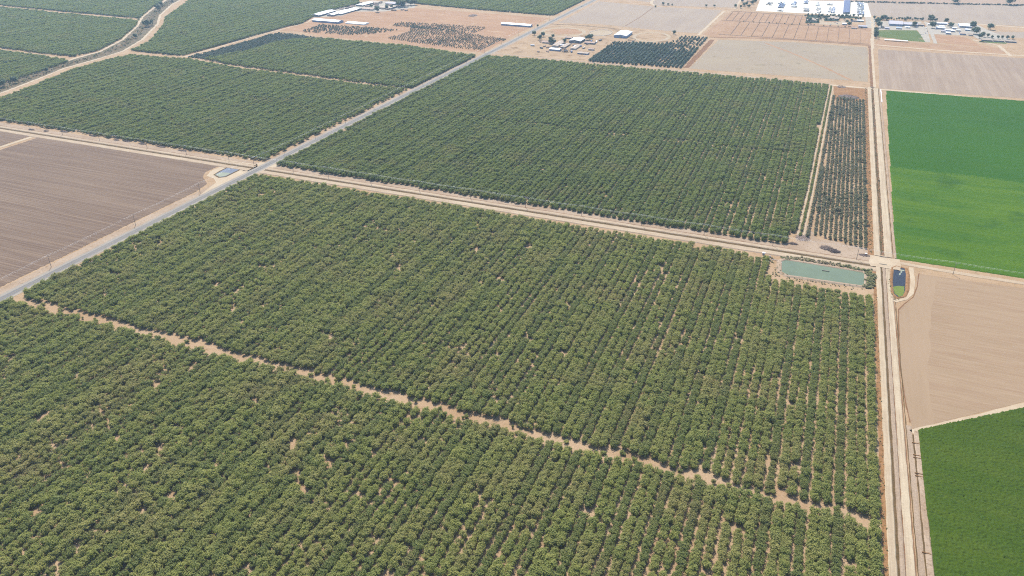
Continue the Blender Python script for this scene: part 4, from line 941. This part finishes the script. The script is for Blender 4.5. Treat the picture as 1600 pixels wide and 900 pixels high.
for i, (px, py) in enumerate([(878, 72), (898, 74), (906, 73), (924, 66), (932, 66.5), (938, 64), (846, 76), (832, 72), (884, 81), (893, 82), (868, 70), (912, 76)]):
    k = vr.choice(list(TM)); x, y = G(px, py)
    vehicle(TM[k], 'horse_trailer', x, y, vr.uniform(0, 3), '%s horse trailer standing in the farmyard' % k, 'trailer', k + ' trailers in the farmyard')
x, y = G(908, 10.5); vehicle(CM['dark'], 'car', RX + 1.8, y, R(90), 'dark car driving on the paved road between far fields', 'car', None, 0.2)

# ------------------------------------------------------------------ fences, arena, trees by the buildings
def fence(pts, label, group, mat='rail', hgt=1.5, post_every=14.0):
    e = empty('paddock_fence', (*pts[0], 0)); tag(e, label, 'fence', group); ox, oy = pts[0]
    for z in (hgt * .3, hgt * .62, hgt * .93):
        mb = MB()
        for a, b in zip(pts[:-1], pts[1:]):
            mb.tube((a[0] - ox, a[1] - oy, z), (b[0] - ox, b[1] - oy, z), .14, .14, 4)
        mb.build('rail', M[mat], e)
    for q in resample(pts, post_every, False):
        o = link('post', POST[mat], e); o.location = (q.x - ox, q.y - oy, 0)
    return e
POST = {}
for k in ('rail', 'rail_w'):
    p_ = MB(); p_.box(-.16, .16, -.16, .16, -.1, 1.6); POST[k] = mesh('post', p_.v, p_.f); POST[k].materials.append(M[k])
FB = lambda x, ya, yb: [(x, ya), (x, yb)]
_, yp0 = G(1240, 62); _, yp1 = G(1240, 39); _, yp2 = G(1220, 23)
for k, x in enumerate(np.linspace(-222, 78, 13)):
    fence(FB(x, yp0 + 8 + k * .8, yp1 - 6), 'dark board fence dividing the lower tan paddocks', 'fences of the lower paddocks')
for k, x in enumerate(np.linspace(-262, -72, 12)):
    fence(FB(x, yp1 + 6, yp2 - 2), 'dark board fence dividing the upper tan paddocks', 'fences of the upper paddocks')
fence([(-250, yp0 - 2), (96, yp0 + 6)], 'long dark fence along the bottom of the paddocks', None)
fence([(-272, yp1), (92, yp1 + 4)], 'long dark fence between the two paddock rows', None)
fence([(-268, yp2 + 4), (-70, yp2 + 6)], 'dark fence along the gravel lot above the paddocks', None)
fence(GP((862, 38), (905, 40), (960, 45)), 'dark fence between the farmyard and the grey field', None)
def ring(name, px, py, rx, ry, wd, mat, z, kind='structure'):
    cx_, cy_ = G(px, py); vs, fs = [], []; n = 48
    for i in range(n):
        t = 2 * math.pi * i / n
        for q in (1.0, 1.0 - wd / rx): vs.append((cx_ + math.cos(t) * rx * q, cy_ + math.sin(t) * (ry - (rx - rx * q)), z))
        a, b = 2 * i, 2 * ((i + 1) % n); fs.append((a, b, b + 1, a + 1))
    link(name, mesh(name, vs, fs), None, M[mat])["kind"] = kind
sheet('rough_ground', GP((860, 45), (900, 45), (910, 52), (870, 54)), .08, M['dry'], 3)
ring('gallop_track', 880, 50, 58, 62, 10, 'arena', .1); ring('gallop_track', 1018, 57.5, 46, 62, 9, 'arena', .1)
cx_, cy_ = G(939, 51.5); sheet('sand_arena', [(cx_ + 27 * math.cos(t * .26), cy_ + 40 * math.sin(t * .26)) for t in range(24)], .1, M['arena'], .2)
fence([(cx_ + 27.5 * math.cos(t * .2618), cy_ + 41 * math.sin(t * .2618)) for t in range(25)], 'pale round rail fence enclosing the sand arena', None, 'rail_w', post_every=9)
for px, py, lb in ((879, 79.5, 'small oval pen fence near the white roofed farm shed'), (885, 80.5, 'small oval pen fence with dark rails beside the farm lane'), (987, 62.5, 'oval pen fence beside the riding arena')):
    a, b = G(px, py); fence([(a + 9 * math.cos(t * .5236), b + 14 * math.sin(t * .5236)) for t in range(13)], lb, None, post_every=6)
a, b = G(1400, 64.5); tt = empty('shade_shelter', (a, b, 0)); tag(tt, 'long low white roofed shelter below the lawn', 'shelter')
m_ = MB(); m_.box(-26, 26, -4, 4, 2.6, 2.9); m_.build('roof', M['white_roof'], tt)
for k in range(7):
    m_ = MB(); m_.box(-25 + k * 8.2, -24.6 + k * 8.2, -3.6, -3.2, 0, 2.6); m_.build('post', M['steel'], tt)

def shade(px, py, s, label, group=None, form=None, sz=None):
    x, y = G(px, py); k = form if form is not None else vr.randrange(4)
    s *= 1.2; plant('shade_tree', PS, (x, y, k, vr.uniform(0, 6.28), s, (sz or s / 1.2) * 1.2), label, 'tree', group)
for px, py, s in ((835, 55.5, .85), (849, 57.5, .9), (843, 62, .95), (864, 59.5, .7), (860, 64, .8), (861, 69, 1.0), (866, 68, .8), (882, 67, .8), (917, 62.5, 1.0), (921, 62, 1.0), (924, 60, .8)):
    shade(px, py, s, 'dark rounded shade tree among the farmyard sheds', 'shade trees of the farmyard')
for px, py, s in ((590, 19, 1.3), (623, 11.5, 1.6), (630, 11, 1.5), (641, 8.5, 1.5), (648, 8, 1.3), (605, 14, .9), (612, 13, .8), (580, 12, .8), (637, 4, 1.3)):
    shade(px, py, s, 'dark tree standing among the dairy sheds beyond the dry pasture', 'shade trees of the dairy')
for px, py, s in ((4, 136, 1.4), (24, 130, 1.0), (212, 60, .9), (230, 42, 1.5), (236, 40, 1.2), (247, 17, 1.5), (252, 10, 1.1), (270, 2.5, 1.5), (73, 112, .7)):
    shade(px, py, s, 'lone dark tree growing in the creek between the tracks', 'trees in the creek')
for px, py, s in ((1453.5, 34.5, 1.5), (1461.5, 34, .8), (1478, 36, 1.0), (1456, 44, 1.3), (1485.5, 43, 1.1), (1520, 43.5, 1.3), (1517, 43, 1.0), (1521.5, 53.5, 1.5), (1525, 53, 1.3), (1530, 60, .9), (1535, 57.5, .9), (1543, 58, .7), (1550, 60, .6), (1559, 60.5, .6), (1566, 60.5, .6), (1574, 61, .7), (1582, 61.5, .7), (1370, 37, 1.1), (1372, 43, 1.2), (1375, 34, .8), (1378, 31, .9), (1382, 31, 1.0), (1386, 32, .8), (1428, 42, 1.1), (1366, 30, .7), (1414, 32.5, .6), (1440, 32.5, .6), (1326, 41, .9), (1323, 36, .7)):
    shade(px, py, s, 'dark green tree among the school and yard buildings', 'trees of the school and yards')
for px, py, s in ((1368, 51, .9), (1368, 54, .9), (1367.5, 57, .9), (1368, 60, .9)):
    shade(px, py, s, 'narrow dark tree in the short row at the lawn edge', 'tree row at the lawn edge', sz=s * 1.2)
shade(1547, 46.5, 1.35, 'lone olive tree at the corner of the bare basin')
shade(1492, 6.5, 1.7, 'large dark tree standing in the far hedge line above the warehouse'); shade(1577, 8, 2.0, 'largest dark tree standing in the far hedge line', None, 1, 2.2)
for px, py, s in ((1036, 8, .7), (1044, 8.5, .6), (1050, 8.8, .5), (1103, 11, .6), (1116, 11, .6), (1149, 12, .8), (1024, 12, .5), (1053, 54, .8), (840, 42, .5)):
    shade(px, py, s, 'small lone tree standing at the edge of the far grey fields', 'lone trees at the grey fields')
for px, py, s in ((1157, 13, .7), (1162, 10, .9), (1166, 8, .8), (1170, 12, .8), (1175, 7, 1.0), (1180, 4, .9), (1160, 4, .9), (1168, 2, 1.0)):
    shade(px, py, s, 'bushy tree in the rough thicket beside the gravel lot', 'thicket beside the gravel lot')
for k in range(16):
    shade(1164 + k * 12.1 + vr.uniform(-2, 2), 34.5 + k * .63 + vr.uniform(-.3, .3), vr.uniform(.22, .34), 'small round shrub along the fence between the paddocks', 'shrubs between the paddocks')
for k in range(14):
    shade(1262 + k * 6 + vr.uniform(-1, 1), 23.5 + k * .2, vr.uniform(.45, .40), 'dark hedge tree along the lower edge of the gravel lot', 'hedge below the gravel lot')
for px, py in ((1262, 26), (1263, 30), (1281, 27), (1282, 31), (1278, 35), (1261, 37), (1266, 38), (1290, 28), (1291, 32), (1310, 27), (1314, 28)):
    shade(px, py, .55, 'dark garden tree close around the pale roofed houses', 'garden trees of the pale houses')
for k in range(26):
    rr = random.Random(k + 700); shade(1258 + k * 3.6, 25.5 + rr.uniform(0, 6) + (k % 3) * 1.6, rr.uniform(.5, .85), 'dark garden tree close around the pale roofed houses', 'garden trees of the pale houses')
for k in range(18):
    rr = random.Random(k + 800); shade(1372 + k * 4.1, 31.2 + rr.uniform(-.4, .6), rr.uniform(.4, .7), 'dark tree in the screen row behind the school', 'screen trees behind the school')
hd = []
for k in range(260):
    px = 1330 + k * 1.4; py = 3.2 + (px - 1330) * .021
    x, y = G(px, py + vr.uniform(-.4, .4)); s = vr.uniform(.6, 1.3)
    if vr.random() < .8: hd.append((x, y, vr.randrange(4), vr.uniform(0, 6), s, s * .9))
scatter('hedge_line', 'dark continuous hedge line along the far field edge', hd, CG)

# ------------------------------------------------------------------ pump station and small works by the reservoir
x, y = G(1198, 411); e = empty('water_tank', (x, y, 0), R(20)); tag(e, 'white cylindrical tank lying beside the reservoir pumps', 'tank')
m_ = MB(); m_.tube((-1.7, 0, 1.5), (1.7, 0, 1.5), 1.25, 1.25, 18); m_.tube((-1.95, 0, 1.5), (-1.7, 0, 1.5), .8, 1.25, 18); m_.tube((1.7, 0, 1.5), (1.95, 0, 1.5), 1.25, .8, 18); m_.build('shell', M['tank'], e)
for q in (-1.1, 1.1):
    m_ = MB(); m_.box(q - .15, q + .15, -1, 1, 0, .7); m_.build('saddle', M['steel'], e)
x, y = G(1193, 398); e = empty('pump_cabinet', (x, y, 0)); tag(e, 'pale pump cabinet with sloping lid near the orchard corner', 'cabinet')
m_ = MB(); m_.box(-1.3, 1.3, -1, 1, 0, 2.4); m_.build('body', M['wall_t'], e); m_ = MB(); m_.prism([(-1.2, 2.4), (1.2, 2.6), (1.2, 2.8), (-1.2, 2.55)], -1.5, 1.5); m_.build('lid', M['white_roof'], e); m_ = MB(); m_.box(-.6, .6, -1.04, -.98, .2, 2.1); m_.build('door', M['steel'], e)
for i, (px, py) in enumerate(((1192, 403), (1195, 402.5), (1201, 403), (1203, 402))):
    x, y = G(px, py); e = empty('filter_tank', (x, y, 0)); tag(e, 'grey upright filter tank between pump cabinet and reservoir', 'filter tank', 'filter tanks at the pump station')
    m_ = MB(); m_.tube((0, 0, .4), (0, 0, 1.6), .7, .7, 12); m_.tube((0, 0, 1.6), (0, 0, 1.95), .7, .25, 12); m_.build('vessel', M['steel'], e)
    for t in range(3):
        l_ = MB(); l_.tube((.5 * math.cos(t * 2.1), .5 * math.sin(t * 2.1), 0), (.5 * math.cos(t * 2.1), .5 * math.sin(t * 2.1), .5), .07, .07, 5); l_.build('leg', M['steel'], e)
xa, ya = G(1196, 405); m_ = MB(); m_.tube((0, 0, .6), (13, 1.5, .6), .22, .22, 8); m_.tube((13, 1.5, .6), (17, -3, .45), .22, .22, 8); m_.tube((4, .4, .6), (4, .4, 0), .15, .15, 6); m_.tube((10, 1.1, .6), (10, 1.1, 0), .15, .15, 6)
o = m_.build('suction_pipe', M['steel']); o.location = (xa, ya, 0); tag(o, 'grey suction pipe running from the pumps into the reservoir', 'pipe')
x, y = G(1353, 397.5); e = empty('valve_box', (x, y, 0)); tag(e, 'small white concrete valve box among rubble at the canal crossing', 'valve box')
m_ = MB(); m_.box(-1, 1, -.8, .8, 0, 1.1); m_.build('body', M['concrete'], e); m_ = MB(); m_.box(-1.1, 1.1, -.9, .9, 1.1, 1.25); m_.build('lid', M['white_roof'], e)
for i, (px, py) in enumerate(((1362, 136.5), (1373, 401), (1290, 424), (1374, 413))):
    x, y = G(px, py); x = 99 if i != 2 else x; e = empty('culvert', (x, y, 0)); tag(e, ('dark culvert headwall where the canal meets the far track', 'culvert headwall on the upper side of the canal crossing', 'culvert headwall at the ditch end by the reservoir', 'culvert headwall on the lower side of the canal crossing')[i], 'culvert')
    m_ = MB(); m_.box(-3.6, 3.6, -.3, .3, 0, 1.1); m_.build('headwall', M['concrete'], e)
    m_ = MB(); m_.tube((0, -.5, .5), (0, .5, .5), .48, .48, 12); m_.build('pipe', M['wall_d'], e)
m_ = MB(); m_.tube((0, 0, .35), (0, 90, .35), .5, .5, 8)
o = m_.build('irrigation_pipe', M['tank']); o.location = (113.6, 1490, 0); tag(o, 'pale irrigation pipe lying along the corner of the green crop', 'pipe')
for i, (py, l_) in enumerate(((693.5, 5.5), (712, 6), (716, 5), (740, 6), (744, 6), (861, 5))):
    x, y = G(1432, py); m_ = MB(); m_.prism([(-.7, 0), (-.2, .7), (.2, .7), (.7, 0)], 111.2, 111.2 + l_)
    o = m_.build('earth_check', M['rust']); o.location = (0, y, .1); tag(o, 'low brown earth check across the ditch beside the corn', 'earth bank', 'earth checks beside the corn')

# ------------------------------------------------------------------ haze
hz = MB(); hz.box(-7200, 7200, -1700, 7200, -1.0, 400)
hm = bpy.data.materials.new('summer_haze'); hm.use_nodes = True; t = hm.node_tree; t.nodes.clear()
pv = t.nodes.new("ShaderNodeVolumePrincipled"); pv.inputs["Color"].default_value = (0.50, 0.74, 1.0, 1); pv.inputs["Density"].default_value = 0.46e-4; pv.inputs["Anisotropy"].default_value = 0.25
ot = t.nodes.new("ShaderNodeOutputMaterial"); t.links.new(pv.outputs[0], ot.inputs["Volume"])
o = hz.build('haze', hm); tag(o, 'thin pale summer haze over the whole farmland', None, None, 'stuff')
